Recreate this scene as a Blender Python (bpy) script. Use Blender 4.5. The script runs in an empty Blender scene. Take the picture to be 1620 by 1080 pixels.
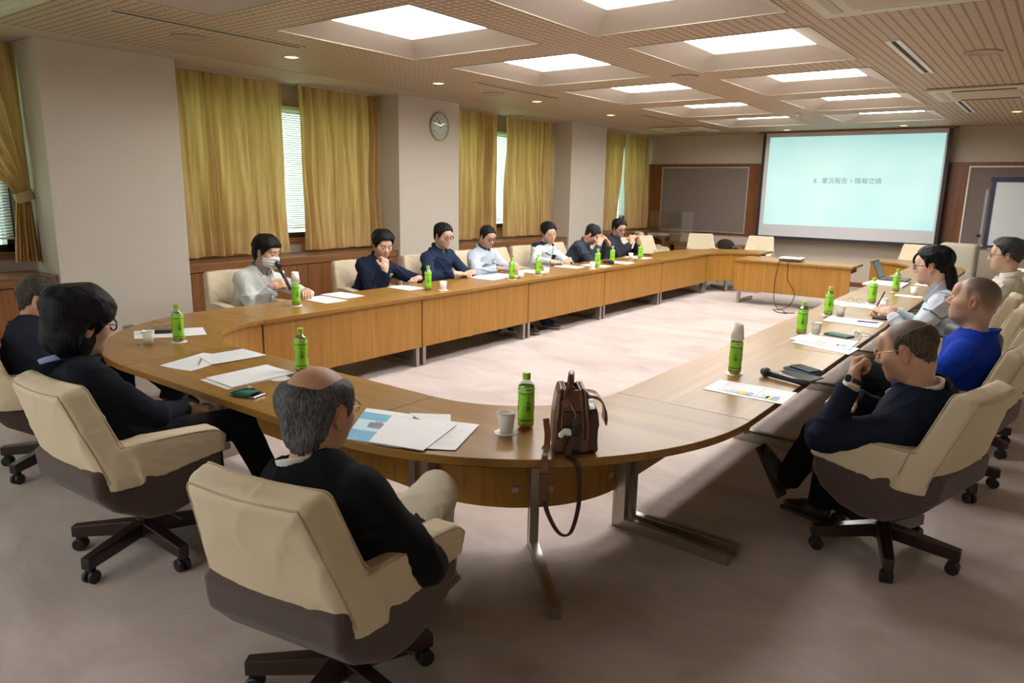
import bpy, bmesh, math, random
import numpy as np
from mathutils import Vector, Matrix
R = math.radians
S = bpy.context.scene
COL = S.collection
random.seed(7)
# ------------------------------------------------------------------ camera, world, exposure
CAM_H = 1.764
YAW, PITCH, ROLL, FPX = R(37.08), R(12.003), R(1.045), 1132.33
def cam_axes():
    cy, sy, cp, sp = math.cos(YAW), math.sin(YAW), math.cos(PITCH), math.sin(PITCH)
    f = Vector((-sy*cp, cy*cp, -sp)); r = Vector((cy, sy, 0)); u = r.cross(f)
    return math.cos(ROLL)*r+math.sin(ROLL)*u, -math.sin(ROLL)*r+math.cos(ROLL)*u, f
_r, _u, _f = cam_axes()
cam = bpy.data.cameras.new('camera'); cam.sensor_width = 36; cam.lens = FPX/1620*36; cam.clip_start = .05
camo = bpy.data.objects.new('camera', cam); COL.objects.link(camo)
camo.matrix_world = Matrix(((_r.x, _u.x, -_f.x, 0), (_r.y, _u.y, -_f.y, 0), (_r.z, _u.z, -_f.z, CAM_H), (0, 0, 0, 1)))
S.camera = camo
S.view_settings.view_transform = 'Standard'; S.view_settings.look = 'None'
S.view_settings.gamma = 1; S.view_settings.use_curve_mapping = False
S.view_settings.exposure = 0.16
PANEL_E = 18.0        # the luminous ceiling panels
REAR_FILL = .62           # lit ceiling panels added out of view behind the camera, as fill
WIN_E = 8.0          # overcast daylight
w = bpy.data.worlds.new('world'); S.world = w; w.use_nodes = True
nt = w.node_tree; nt.nodes.clear()
wo = nt.nodes.new('ShaderNodeOutputWorld'); bg = nt.nodes.new('ShaderNodeBackground')
tc = nt.nodes.new('ShaderNodeTexCoord'); sx = nt.nodes.new('ShaderNodeSeparateXYZ'); cr = nt.nodes.new('ShaderNodeValToRGB')
cr.color_ramp.elements[0].position = .42; cr.color_ramp.elements[0].color = (.22, .42, .20, 1)
cr.color_ramp.elements[1].position = .56; cr.color_ramp.elements[1].color = (.80, .95, 1, 1)
mm = nt.nodes.new('ShaderNodeMath'); mm.operation = 'MULTIPLY_ADD'; mm.inputs[1].default_value = .5; mm.inputs[2].default_value = .5
nt.links.new(tc.outputs['Generated'], sx.inputs[0]); nt.links.new(sx.outputs[2], mm.inputs[0]); nt.links.new(mm.outputs[0], cr.inputs[0])
nt.links.new(cr.outputs[0], bg.inputs[0]); bg.inputs[1].default_value = WIN_E; nt.links.new(bg.outputs[0], wo.inputs[0])

# ------------------------------------------------------------------ materials
MATS = {}
def nmat(name):
    m = bpy.data.materials.new(name); m.use_nodes = True
    b = m.node_tree.nodes['Principled BSDF']; return m, m.node_tree, b
def mat(name, col, rough=.5, metal=0, nscale=0, namt=.12, bump=0, bscale=200, emit=None, estr=0, sheen=0, trans=0, alpha=1, spec=None, coat=0, stretch=(1, 1, 1), ior=None):
    if name in MATS: return MATS[name]
    m, nt, b = nmat(name)
    b.inputs['Base Color'].default_value = (*col, 1); b.inputs['Roughness'].default_value = rough; b.inputs['Metallic'].default_value = metal
    if sheen: b.inputs['Sheen Weight'].default_value = sheen
    if trans: b.inputs['Transmission Weight'].default_value = trans
    if coat: b.inputs['Coat Weight'].default_value = coat; b.inputs['Coat Roughness'].default_value = .15
    if alpha < 1: b.inputs['Alpha'].default_value = alpha
    if spec is not None: b.inputs['Specular IOR Level'].default_value = spec
    if ior: b.inputs['IOR'].default_value = ior
    if emit: b.inputs['Emission Color'].default_value = (*emit, 1); b.inputs['Emission Strength'].default_value = estr
    t = None
    if nscale or bump:
        t = nt.nodes.new('ShaderNodeTexCoord'); mp = nt.nodes.new('ShaderNodeMapping'); mp.inputs['Scale'].default_value = stretch
        nt.links.new(t.outputs['Object'], mp.inputs[0])
    if nscale:
        n = nt.nodes.new('ShaderNodeTexNoise'); n.inputs['Scale'].default_value = nscale; n.inputs['Detail'].default_value = 4
        mx = nt.nodes.new('ShaderNodeMix'); mx.data_type = 'RGBA'
        mx.inputs[6].default_value = (*[max(0, c*(1-namt*1.6)) for c in col], 1); mx.inputs[7].default_value = (*[min(1, c*(1+namt*1.6)) for c in col], 1)
        nt.links.new(mp.outputs[0], n.inputs['Vector']); nt.links.new(n.outputs['Fac'], mx.inputs[0]); nt.links.new(mx.outputs[2], b.inputs['Base Color'])
    if bump:
        n = nt.nodes.new('ShaderNodeTexNoise'); n.inputs['Scale'].default_value = bscale; n.inputs['Detail'].default_value = 3
        bp = nt.nodes.new('ShaderNodeBump'); bp.inputs['Strength'].default_value = bump; bp.inputs['Distance'].default_value = .005
        nt.links.new(mp.outputs[0], n.inputs['Vector']); nt.links.new(n.outputs['Fac'], bp.inputs['Height']); nt.links.new(bp.outputs[0], b.inputs['Normal'])
    MATS[name] = m; return m
def vcmat(name, rough=.6, bump=0, bscale=300, sheen=0, namt=.1, nscale=30, sss=0, spec=.5):
    """colour from the mesh's own colour attribute, with a little procedural variation"""
    if name in MATS: return MATS[name]
    m, nt, b = nmat(name)
    a = nt.nodes.new('ShaderNodeAttribute'); a.attribute_name = 'Col'
    n = nt.nodes.new('ShaderNodeTexNoise'); n.inputs['Scale'].default_value = nscale; n.inputs['Detail'].default_value = 4
    t = nt.nodes.new('ShaderNodeTexCoord'); nt.links.new(t.outputs['Object'], n.inputs['Vector'])
    mr = nt.nodes.new('ShaderNodeMapRange'); mr.inputs[3].default_value = 1-namt; mr.inputs[4].default_value = 1+namt
    nt.links.new(n.outputs['Fac'], mr.inputs[0])
    v = nt.nodes.new('ShaderNodeVectorMath'); v.operation = 'SCALE'
    nt.links.new(a.outputs['Color'], v.inputs[0]); nt.links.new(mr.outputs[0], v.inputs['Scale']); nt.links.new(v.outputs[0], b.inputs['Base Color'])
    b.inputs['Roughness'].default_value = rough; b.inputs['Specular IOR Level'].default_value = spec
    if sheen: b.inputs['Sheen Weight'].default_value = sheen
    if sss: b.inputs['Subsurface Weight'].default_value = sss; b.inputs['Subsurface Radius'].default_value = (.02, .008, .004); b.inputs['Subsurface Scale'].default_value = .5
    if bump:
        n2 = nt.nodes.new('ShaderNodeTexNoise'); n2.inputs['Scale'].default_value = bscale
        nt.links.new(t.outputs['Object'], n2.inputs['Vector'])
        bp = nt.nodes.new('ShaderNodeBump'); bp.inputs['Strength'].default_value = bump; bp.inputs['Distance'].default_value = .004
        nt.links.new(n2.outputs['Fac'], bp.inputs['Height']); nt.links.new(bp.outputs[0], b.inputs['Normal'])
    MATS[name] = m; return m
def wood(name, c1, c2, axis=2, rough=.35, scale=9, coat=0, dist=1.2, fine=.35):
    if name in MATS: return MATS[name]
    m, nt, b = nmat(name)
    t = nt.nodes.new('ShaderNodeTexCoord'); mp = nt.nodes.new('ShaderNodeMapping')
    sc = [scale]*3; sc[axis] = scale*.04; mp.inputs['Scale'].default_value = sc
    nt.links.new(t.outputs['Object'], mp.inputs[0])
    n = nt.nodes.new('ShaderNodeTexNoise'); n.inputs['Scale'].default_value = 3; n.inputs['Detail'].default_value = 8 if fine > .2 else 2.5; n.inputs['Distortion'].default_value = dist*.3
    n2 = nt.nodes.new('ShaderNodeTexNoise'); n2.inputs['Scale'].default_value = 22 if fine > .2 else 10; n2.inputs['Detail'].default_value = 3 if fine > .2 else 1
    nt.links.new(mp.outputs[0], n.inputs['Vector']); nt.links.new(mp.outputs[0], n2.inputs['Vector'])
    ad = nt.nodes.new('ShaderNodeMath'); ad.operation = 'MULTIPLY_ADD'; ad.inputs[1].default_value = fine
    nt.links.new(n2.outputs['Fac'], ad.inputs[0]); nt.links.new(n.outputs['Fac'], ad.inputs[2])
    rp = nt.nodes.new('ShaderNodeValToRGB'); rp.color_ramp.elements[0].position = .28+fine*.5; rp.color_ramp.elements[1].position = .68+fine*.5
    rp.color_ramp.elements[0].color = (*c1, 1); rp.color_ramp.elements[1].color = (*c2, 1)
    nt.links.new(ad.outputs[0], rp.inputs[0]); nt.links.new(rp.outputs[0], b.inputs['Base Color'])
    b.inputs['Roughness'].default_value = rough
    if coat: b.inputs['Coat Weight'].default_value = coat; b.inputs['Coat Roughness'].default_value = .12
    MATS[name] = m; return m

# ------------------------------------------------------------------ object helpers
def tag(o, label=None, cat=None, group=None, kind=None):
    if label: o['label'] = label
    if cat: o['category'] = cat
    if group: o['group'] = group
    if kind: o['kind'] = kind
    return o
def link(name, me, m=None, parent=None, loc=None):
    o = bpy.data.objects.new(name, me); COL.objects.link(o)
    if m is not None:
        for x in (m if isinstance(m, (list, tuple)) else [m]): me.materials.append(x)
    if parent: o.parent = parent
    if loc is not None: o.location = loc
    return o
def obj(name, bm, m=None, parent=None, loc=None, smooth=False, bevel=0, angle=40):
    me = bpy.data.meshes.new(name)
    bmesh.ops.recalc_face_normals(bm, faces=bm.faces[:])
    bm.to_mesh(me); bm.free()
    if smooth:
        me.polygons.foreach_set('use_smooth', [True]*len(me.polygons))
    o = link(name, me, m, parent, loc)
    if bevel:
        b = o.modifiers.new('bevel', 'BEVEL'); b.width = bevel; b.segments = 2; b.limit_method = 'ANGLE'; b.angle_limit = R(angle)
    return o
def empty(name, loc=(0, 0, 0), rz=0, label=None, cat=None, group=None):
    o = bpy.data.objects.new(name, None); COL.objects.link(o); o.location = loc; o.rotation_euler = (0, 0, rz); o.empty_display_size = .1
    return tag(o, label, cat, group)
def struct(name, bm, m, parent=None, **k):
    o = obj(name, bm, m, parent, **k)
    if parent is None: o['kind'] = 'structure'
    return o
def copy_tree(o, parent=None):
    c = o.copy(); COL.objects.link(c); c.parent = parent
    for ch in list(o.children): copy_tree(ch, c)
    return c
def box(bm, x0, x1, y0, y1, z0, z1, mi=0):
    v = [bm.verts.new((x, y, z)) for x in (x0, x1) for y in (y0, y1) for z in (z0, z1)]
    for f in ((0, 1, 3, 2), (4, 6, 7, 5), (0, 4, 5, 1), (2, 3, 7, 6), (0, 2, 6, 4), (1, 5, 7, 3)):
        bm.faces.new([v[i] for i in f]).material_index = mi
    return v
def BM(*boxes):
    bm = bmesh.new()
    for b in boxes: box(bm, *b)
    return bm
def xform(bm, M):
    bmesh.ops.transform(bm, matrix=M, verts=bm.verts[:]); return bm
def obox(c, h, rz=0, rx=0, ry=0):
    """oriented box mesh: centre, half sizes"""
    bm = BM((-h[0], h[0], -h[1], h[1], -h[2], h[2]))
    return xform(bm, Matrix.Translation(c) @ Matrix.Rotation(rz, 4, 'Z') @ Matrix.Rotation(ry, 4, 'Y') @ Matrix.Rotation(rx, 4, 'X'))
def addbm(a, b):
    me = bpy.data.meshes.new('tmp'); b.to_mesh(me); b.free(); a.from_mesh(me); bpy.data.meshes.remove(me); return a
def lathe(prof, n=32, bm=None, c=(0, 0, 0)):
    bm = bm or bmesh.new(); rings = []
    for r, z in prof:
        if r < 1e-5: rings.append([bm.verts.new((c[0], c[1], c[2]+z))])
        else: rings.append([bm.verts.new((c[0]+r*math.cos(2*math.pi*i/n), c[1]+r*math.sin(2*math.pi*i/n), c[2]+z)) for i in range(n)])
    for a, b in zip(rings, rings[1:]):
        for i in range(n):
            j = (i+1) % n
            if len(a) == 1 and len(b) == 1: continue
            if len(a) == 1: bm.faces.new((a[0], b[i], b[j]))
            elif len(b) == 1: bm.faces.new((a[i], b[0], a[j]))
            else: bm.faces.new((a[i], b[i], b[j], a[j]))
    return bm
def tube(pts, r, n=8, bm=None, closed=False, flat=None):
    """tube along pts; r number or list; flat=(w,h) makes a strap"""
    bm = bm or bmesh.new(); P = [Vector(p) for p in pts]; rings = []; up = None
    N = len(P)
    for i, p in enumerate(P):
        if closed: d = (P[(i+1) % N]-P[i-1])
        else: d = (P[min(i+1, N-1)]-P[max(i-1, 0)])
        d.normalize()
        if up is None:
            up = Vector((0, 0, 1)) if abs(d.z) < .9 else Vector((1, 0, 0))
        a = d.cross(up)
        if a.length < 1e-4: a = d.orthogonal()
        a.normalize(); b = a.cross(d); up = b
        rr = r[i] if isinstance(r, (list, tuple)) else r
        if flat: rings.append([bm.verts.new(p+a*flat[0]*sx+b*flat[1]*sy) for sx, sy in ((-1, -1), (1, -1), (1, 1), (-1, 1))])
        else: rings.append([bm.verts.new(p+a*rr*math.cos(2*math.pi*k/n)+b*rr*math.sin(2*math.pi*k/n)) for k in range(n)])
    m = len(rings[0])
    for i in range(N if closed else N-1):
        A, B = rings[i], rings[(i+1) % N]
        for k in range(m): bm.faces.new((A[k], A[(k+1) % m], B[(k+1) % m], B[k]))
    if not closed:
        bm.faces.new(rings[0]); bm.faces.new(rings[-1][::-1])
    return bm
def spline(pts, n=8):
    """Catmull-Rom resample"""
    P = [Vector(p) for p in pts]; out = []
    for i in range(len(P)-1):
        p0, p1, p2, p3 = P[max(i-1, 0)], P[i], P[i+1], P[min(i+2, len(P)-1)]
        for k in range(n):
            t = k/n
            out.append(.5*((2*p1)+(p2-p0)*t+(2*p0-5*p1+4*p2-p3)*t*t+(3*p1-p0-3*p2+p3)*t**3))
    out.append(P[-1]); return out
def prism(poly, z0, z1, bm=None):
    bm = bm or bmesh.new()
    a = [bm.verts.new((x, y, z0)) for x, y in poly]; b = [bm.verts.new((x, y, z1)) for x, y in poly]
    bm.faces.new(a[::-1]); bm.faces.new(b)
    for i in range(len(poly)):
        j = (i+1) % len(poly); bm.faces.new((a[i], a[j], b[j], b[i]))
    return bm
def sector(cx, cy, r0, r1, a0, a1, z0, z1, n=24, bm=None):
    bm = bm or bmesh.new(); L = []
    for i in range(n+1):
        a = R(a0+(a1-a0)*i/n); c, s = math.cos(a), math.sin(a)
        L.append([bm.verts.new((cx+r*c, cy+r*s, z)) for r, z in ((r0, z0), (r1, z0), (r1, z1), (r0, z1))])
    for A, B in zip(L, L[1:]):
        for k in range(4): bm.faces.new((A[k], A[(k+1) % 4], B[(k+1) % 4], B[k]))
    bm.faces.new(L[0]); bm.faces.new(L[-1][::-1]); return bm
def text_mesh(s, size, name, m, parent=None, M=None, ext=.0004, bend=None, vertical=False):
    cu = bpy.data.curves.new('t', 'FONT'); cu.body = '\n'.join(s) if vertical else s; cu.size = size; cu.align_x = 'CENTER'; cu.align_y = 'CENTER'; cu.extrude = ext
    if vertical: cu.space_line = .82
    cu.resolution_u = 3
    to = bpy.data.objects.new('t', cu); COL.objects.link(to)
    dg = bpy.context.evaluated_depsgraph_get(); me = bpy.data.meshes.new_from_object(to.evaluated_get(dg))
    bpy.data.objects.remove(to); bpy.data.curves.remove(cu)
    me.materials.clear()
    if bend:
        for v in me.vertices:
            a = v.co.x/bend[0] + bend[1]; rr = bend[0]+v.co.z
            v.co = Vector((rr*math.sin(a), -rr*math.cos(a), v.co.y))
    if M: me.transform(M)
    me.name = name
    return link(name, me, m, parent)

# ------------------------------------------------------------------ signed distance modelling (surface nets)
def V3(p): return np.array(p, np.float64)
def rcone(a, b, ra, rb, k=.02, op='u'):
    a, b = V3(a), V3(b); ab = b-a; L2 = max(ab@ab, 1e-12)
    lo = np.minimum(a-ra, b-rb); hi = np.maximum(a+ra, b+rb)
    def f(X, Y, Z):
        x, y, z = X-a[0], Y-a[1], Z-a[2]
        t = np.clip((x*ab[0]+y*ab[1]+z*ab[2])/L2, 0, 1)
        return np.sqrt((x-t*ab[0])**2+(y-t*ab[1])**2+(z-t*ab[2])**2)-(ra+(rb-ra)*t)
    return (f, lo, hi, k, op)
def ccone(a, b, ra, rb, k=.01, op='u', rnd=.004):
    a, b = V3(a), V3(b); ab = b-a; L = math.sqrt(ab@ab); u = ab/L; rm = max(ra, rb)
    lo = np.minimum(a, b)-rm; hi = np.maximum(a, b)+rm
    def f(X, Y, Z):
        x, y, z = X-a[0], Y-a[1], Z-a[2]
        t = x*u[0]+y*u[1]+z*u[2]
        rad = np.sqrt(np.maximum(x*x+y*y+z*z-t*t, 0))
        d1 = rad-(ra+(rb-ra)*np.clip(t/L, 0, 1))+rnd; d2 = np.abs(t-L/2)-L/2+rnd
        return np.minimum(np.maximum(d1, d2), 0)+np.sqrt(np.maximum(d1, 0)**2+np.maximum(d2, 0)**2)-rnd
    return (f, lo, hi, k, op)
def ell(c, r, M=None, k=.02, op='u'):
    c, r = V3(c), V3(r); rm = r.max()
    M = np.eye(3) if M is None else np.asarray(M)   # rows = local axes
    ext = np.sqrt(((M*r[:, None])**2).sum(0))
    def f(X, Y, Z):
        x, y, z = X-c[0], Y-c[1], Z-c[2]
        q = [(x*M[i, 0]+y*M[i, 1]+z*M[i, 2]) for i in range(3)]
        k0 = np.sqrt((q[0]/r[0])**2+(q[1]/r[1])**2+(q[2]/r[2])**2)
        k1 = np.sqrt((q[0]/r[0]**2)**2+(q[1]/r[1]**2)**2+(q[2]/r[2]**2)**2)
        return k0*(k0-1)/np.maximum(k1, 1e-9)
    return (f, c-ext, c+ext, k, op)
def rbox(c, h, M=None, rad=.01, k=.01, op='u'):
    c, h = V3(c), V3(h); M = np.eye(3) if M is None else np.asarray(M)
    ext = (np.abs(M)*h[:, None]).sum(0)
    def f(X, Y, Z):
        x, y, z = X-c[0], Y-c[1], Z-c[2]
        q = [np.abs(x*M[i, 0]+y*M[i, 1]+z*M[i, 2])-(h[i]-rad) for i in range(3)]
        return np.sqrt(sum(np.maximum(a, 0)**2 for a in q))+np.minimum(np.maximum(np.maximum(q[0], q[1]), q[2]), 0)-rad
    return (f, c-ext, c+ext, k, op)
def poly2(P):
    P = [V3(p) for p in P]; n = len(P)
    def d(x, y):
        best = None; s = None
        for i in range(n):
            a, b = P[i], P[i-1]; e = b-a; wx, wy = x-a[0], y-a[1]
            t = np.clip((wx*e[0]+wy*e[1])/(e@e), 0, 1)
            dd = (wx-e[0]*t)**2+(wy-e[1]*t)**2
            best = dd if best is None else np.minimum(best, dd)
            c1, c2, c3 = y >= a[1], y < b[1], e[0]*wy > e[1]*wx
            flip = (c1 & c2 & c3) | (~c1 & ~c2 & ~c3)
            s = np.where(flip, -1., 1.) if s is None else np.where(flip, -s, s)
        return s*np.sqrt(best)
    return d
def axis_grid(lo, hi, h, fine=None):
    """coordinates with spacing h, refined to fh inside given (a,b,fh) spans"""
    xs = [lo]; spans = fine or []
    while xs[-1] < hi:
        x = xs[-1]; s = h
        for a, b, fh in spans:
            if a-h*1.01 <= x <= b: s = min(s, fh)
        xs.append(x+s)
    return np.array(xs)
def sdf_mesh(name, prims, h, fine=(), disp=None, colf=None, pad=None, post=None, bounds=None):
    """fine: list of (lo,hi,step) boxes. post(X,Y,Z,F) may edit the field."""
    pad = pad or 2.5*h
    if bounds is None:
        lo = np.min([p[1] for p in prims if p[4] == 'u'], 0)-pad; hi = np.max([p[2] for p in prims if p[4] == 'u'], 0)+pad
    else: lo, hi = V3(bounds[0]), V3(bounds[1])
    ax = [axis_grid(lo[i], hi[i], h, [(f[0][i], f[1][i], f[2]) for f in fine]) for i in range(3)]
    F = np.full([len(a) for a in ax], .5, np.float32)
    for f, l, hh, k, op in prims:
        m = k+2*h+.005
        ix = [slice(max(np.searchsorted(ax[i], l[i]-m)-1, 0), np.searchsorted(ax[i], hh[i]+m)+1) for i in range(3)]
        X, Y, Z = np.meshgrid(ax[0][ix[0]], ax[1][ix[1]], ax[2][ix[2]], indexing='ij', sparse=True)
        if 0 in (X.size, Y.size, Z.size): continue
        d = f(X, Y, Z).astype(np.float32); A = F[tuple(ix)]
        if d.shape != A.shape: d = np.broadcast_to(d, A.shape)
        if op == 'u':
            hh_ = np.maximum(k-np.abs(A-d), 0)/k if k > 0 else 0
            F[tuple(ix)] = np.minimum(A, d)-hh_*hh_*k*.25
        elif op == 's':
            hh_ = np.maximum(k-np.abs(A+d), 0)/k if k > 0 else 0
            F[tuple(ix)] = np.maximum(A, -d)+hh_*hh_*k*.25
    if disp is not None or post is not None:
        idx = np.nonzero(np.abs(F) < .06)
        P = [ax[i][idx[i]] for i in range(3)]
        v = F[idx]
        if disp is not None: v = v+disp(*P).astype(np.float32)
        if post is not None: v = post(P[0], P[1], P[2], v).astype(np.float32)
        F[idx] = v
    for i in range(3):
        s = [slice(None)]*3
        for e in (0, -1): s[i] = e; F[tuple(s)] = np.maximum(F[tuple(s)], .01)
    me = surface_nets(name, F, ax)
    if colf is not None and len(me.vertices):
        co = np.empty(len(me.vertices)*3, np.float32); me.vertices.foreach_get('co', co); co = co.reshape(-1, 3)
        c = np.ones((len(co), 4), np.float32); c[:, :3] = colf(co[:, 0], co[:, 1], co[:, 2])
        at = me.color_attributes.new('Col', 'FLOAT_COLOR', 'POINT'); at.data.foreach_set('color', c.ravel())
    return me
def surface_nets(name, F, ax):
    s = F < 0; nx, ny, nz = F.shape
    cs = s[:-1, :-1, :-1].astype(np.int8)
    cnt = np.zeros((nx-1, ny-1, nz-1), np.int8)
    for i in (0, 1):
        for j in (0, 1):
            for k in (0, 1): cnt += s[i:nx-1+i, j:ny-1+j, k:nz-1+k]
    act = (cnt > 0) & (cnt < 8)
    ci = np.nonzero(act); n = len(ci[0])
    vid = np.full(act.shape, -1, np.int32); vid[ci] = np.arange(n)
    acc = np.zeros((n, 3)); num = np.zeros(n)
    cor = [(i, j, k) for i in (0, 1) for j in (0, 1) for k in (0, 1)]
    vals = {c: F[ci[0]+c[0], ci[1]+c[1], ci[2]+c[2]].astype(np.float64) for c in cor}
    for a in cor:
        for d in range(3):
            if a[d]: continue
            b = list(a); b[d] = 1; b = tuple(b)
            va, vb = vals[a], vals[b]; m = (va < 0) != (vb < 0)
            t = np.where(m, va/np.where(m, va-vb, 1), 0)
            for e in range(3):
                xa = ax[e][ci[e]+a[e]]; xb = ax[e][ci[e]+b[e]]
                acc[:, e] += np.where(m, xa+(xb-xa)*t, 0)
            num += m
    V = acc/np.maximum(num, 1)[:, None]
    Q = []
    for d in range(3):
        o1, o2 = [(1, 2), (2, 0), (0, 1)][d]
        sl = [slice(None)]*3; sh = [slice(None)]*3; sl[d] = slice(0, -1); sh[d] = slice(1, None)
        e = s[tuple(sl)] != s[tuple(sh)]
        I = list(np.nonzero(e)); ok = (I[o1] > 0) & (I[o2] > 0) & (I[o1] < F.shape[o1]-1) & (I[o2] < F.shape[o2]-1)
        I = [x[ok] for x in I]
        def at(a, b):
            J = list(I); J[o1] = I[o1]-a; J[o2] = I[o2]-b; return vid[tuple(J)]
        q = np.stack([at(1, 1), at(0, 1), at(0, 0), at(1, 0)], 1)
        inside = s[tuple(I)]
        q[~inside] = q[~inside][:, ::-1]
        Q.append(q)
    Q = np.concatenate(Q); Q = Q[(Q >= 0).all(1)]
    me = bpy.data.meshes.new(name)
    me.vertices.add(len(V)); me.vertices.foreach_set('co', V.astype(np.float32).ravel())
    me.loops.add(len(Q)*4); me.loops.foreach_set('vertex_index', Q.astype(np.int32).ravel())
    me.polygons.add(len(Q)); me.polygons.foreach_set('loop_start', np.arange(0, len(Q)*4, 4, dtype=np.int32))
    me.polygons.foreach_set('use_smooth', np.ones(len(Q), bool))
    me.update(calc_edges=True); me.validate()
    return me
def field(prims):
    def f(p):
        v = .5
        for g, l, h, k, op in prims:
            d = float(g(np.array([p[0]]), np.array([p[1]]), np.array([p[2]])).ravel()[0])
            if op == 'u':
                e = max(k-abs(v-d), 0)/k if k > 0 else 0; v = min(v, d)-e*e*k*.25
            else: v = max(v, -d)
        return v
    return f
def project(f, p, it=12):
    p = Vector(p)
    for _ in range(it):
        d = f(p); e = .002
        g = Vector((f(p+Vector((e, 0, 0)))-d, f(p+Vector((0, e, 0)))-d, f(p+Vector((0, 0, e)))-d))/e
        if g.length < 1e-3: break
        p = p-g.normalized()*d*.9
    return p
def sines(seed, n, fr, amp):
    """smooth pseudo-noise from random sine waves"""
    rg = np.random.RandomState(seed); D = rg.normal(size=(n, 3)); D /= np.linalg.norm(D, axis=1)[:, None]
    fq = fr*(.6+.9*rg.rand(n)); ph = rg.rand(n)*6.28
    def g(X, Y, Z):
        v = 0
        for i in range(n): v = v+np.sin(fq[i]*(X*D[i, 0]+Y*D[i, 1]+Z*D[i, 2])+ph[i])
        return v*amp/math.sqrt(n)
    return g
def folds(seed, fr, amp, warp=.03):
    """cloth creases: ridged, warped waves"""
    a = sines(seed, 5, fr, 1); b = sines(seed+9, 4, fr*.5, 1); w1, w2, w3 = (sines(seed+i, 3, fr*.35, warp) for i in (20, 30, 40))
    def g(X, Y, Z):
        x, y, z = X+w1(X, Y, Z), Y+w2(X, Y, Z), Z+w3(X, Y, Z)
        v = a(x, y, z); r = 1-np.abs(v)
        return -amp*(np.clip(r, 0, 1)**2*np.clip(.6+.5*b(X, Y, Z), 0, 1.2)-.3)
    return g
# ================================================================== the room
CEIL = 2.98; XP = -7.29; XW = -7.92; YB = 15.29; XR = 1.15; YN = -4.75
M_wall = mat('wall cloth', (.52, .45, .365), .85, nscale=60, namt=.05, bump=.15, bscale=400)
M_pill = mat('pillar cloth', (.58, .525, .455), .85, nscale=50, namt=.04, bump=.12, bscale=400)
M_plain = mat('ceiling plain', (.50, .42, .33), .8, nscale=8, namt=.03)
M_coffer = mat('coffer paint', (.47, .41, .345), .6)
M_trimw = mat('white trim', (.75, .74, .68), .45)
M_dark = mat('dark slot', (.02, .02, .02), .7)
# carpet
m, nt, b = nmat('carpet'); MATS['carpet'] = m
t = nt.nodes.new('ShaderNodeTexCoord'); n1 = nt.nodes.new('ShaderNodeTexNoise'); n1.inputs['Scale'].default_value = 1.6; n1.inputs['Detail'].default_value = 6; n1.inputs['Roughness'].default_value = .62; n1.inputs['Distortion'].default_value = .6
mp = nt.nodes.new('ShaderNodeMapping'); mp.inputs['Scale'].default_value = (.8, 1.5, 1); mp.inputs['Rotation'].default_value = (0, 0, .6)
nt.links.new(t.outputs['Object'], mp.inputs[0]); nt.links.new(mp.outputs[0], n1.inputs['Vector'])
rp = nt.nodes.new('ShaderNodeValToRGB'); rp.color_ramp.elements[0].position = .32; rp.color_ramp.elements[1].position = .62
rp.color_ramp.elements[0].color = (.375, .305, .275, 1); rp.color_ramp.elements[1].color = (.52, .44, .412, 1)
nt.links.new(n1.outputs['Fac'], rp.inputs[0])
n2 = nt.nodes.new('ShaderNodeTexNoise'); n2.inputs['Scale'].default_value = 260; n2.inputs['Detail'].default_value = 2
nt.links.new(t.outputs['Object'], n2.inputs['Vector'])
bp = nt.nodes.new('ShaderNodeBump'); bp.inputs['Strength'].default_value = .5; bp.inputs['Distance'].default_value = .006
nt.links.new(n2.outputs['Fac'], bp.inputs['Height']); nt.links.new(bp.outputs[0], b.inputs['Normal'])
n3 = nt.nodes.new('ShaderNodeTexVoronoi'); n3.inputs['Scale'].default_value = 2.2
nt.links.new(t.outputs['Object'], n3.inputs['Vector'])
r3 = nt.nodes.new('ShaderNodeValToRGB'); r3.color_ramp.elements[0].position = 0; r3.color_ramp.elements[1].position = .05
r3.color_ramp.elements[0].color = (.72, .66, .64, 1); r3.color_ramp.elements[1].color = (1, 1, 1, 1)
nt.links.new(n3.outputs['Distance'], r3.inputs[0])
mx = nt.nodes.new('ShaderNodeMix'); mx.data_type = 'RGBA'; mx.blend_type = 'MULTIPLY'; mx.inputs[0].default_value = 1
nt.links.new(rp.outputs[0], mx.inputs[6]); nt.links.new(r3.outputs[0], mx.inputs[7]); nt.links.new(mx.outputs[2], b.inputs['Base Color'])
b.inputs['Roughness'].default_value = .95; b.inputs['Sheen Weight'].default_value = .3; b.inputs['Specular IOR Level'].default_value = .1
# ceiling lattice of small squares with recessed joints
m, nt, b = nmat('ceiling lattice'); MATS['lattice'] = m
t = nt.nodes.new('ShaderNodeTexCoord'); sp = nt.nodes.new('ShaderNodeSeparateXYZ'); nt.links.new(t.outputs['Object'], sp.inputs[0])
def groove(axis, pitch, wid):
    d = nt.nodes.new('ShaderNodeMath'); d.operation = 'DIVIDE'; d.inputs[1].default_value = pitch; nt.links.new(sp.outputs[axis], d.inputs[0])
    fr = nt.nodes.new('ShaderNodeMath'); fr.operation = 'FRACT'; nt.links.new(d.outputs[0], fr.inputs[0])
    s_ = nt.nodes.new('ShaderNodeMath'); s_.operation = 'SUBTRACT'; s_.inputs[1].default_value = .5; nt.links.new(fr.outputs[0], s_.inputs[0])
    a_ = nt.nodes.new('ShaderNodeMath'); a_.operation = 'ABSOLUTE'; nt.links.new(s_.outputs[0], a_.inputs[0])
    g_ = nt.nodes.new('ShaderNodeMath'); g_.operation = 'GREATER_THAN'; g_.inputs[1].default_value = .5-wid; nt.links.new(a_.outputs[0], g_.inputs[0])
    return g_
gx, gy = groove(0, .072, .12), groove(1, .072, .13)
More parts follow.
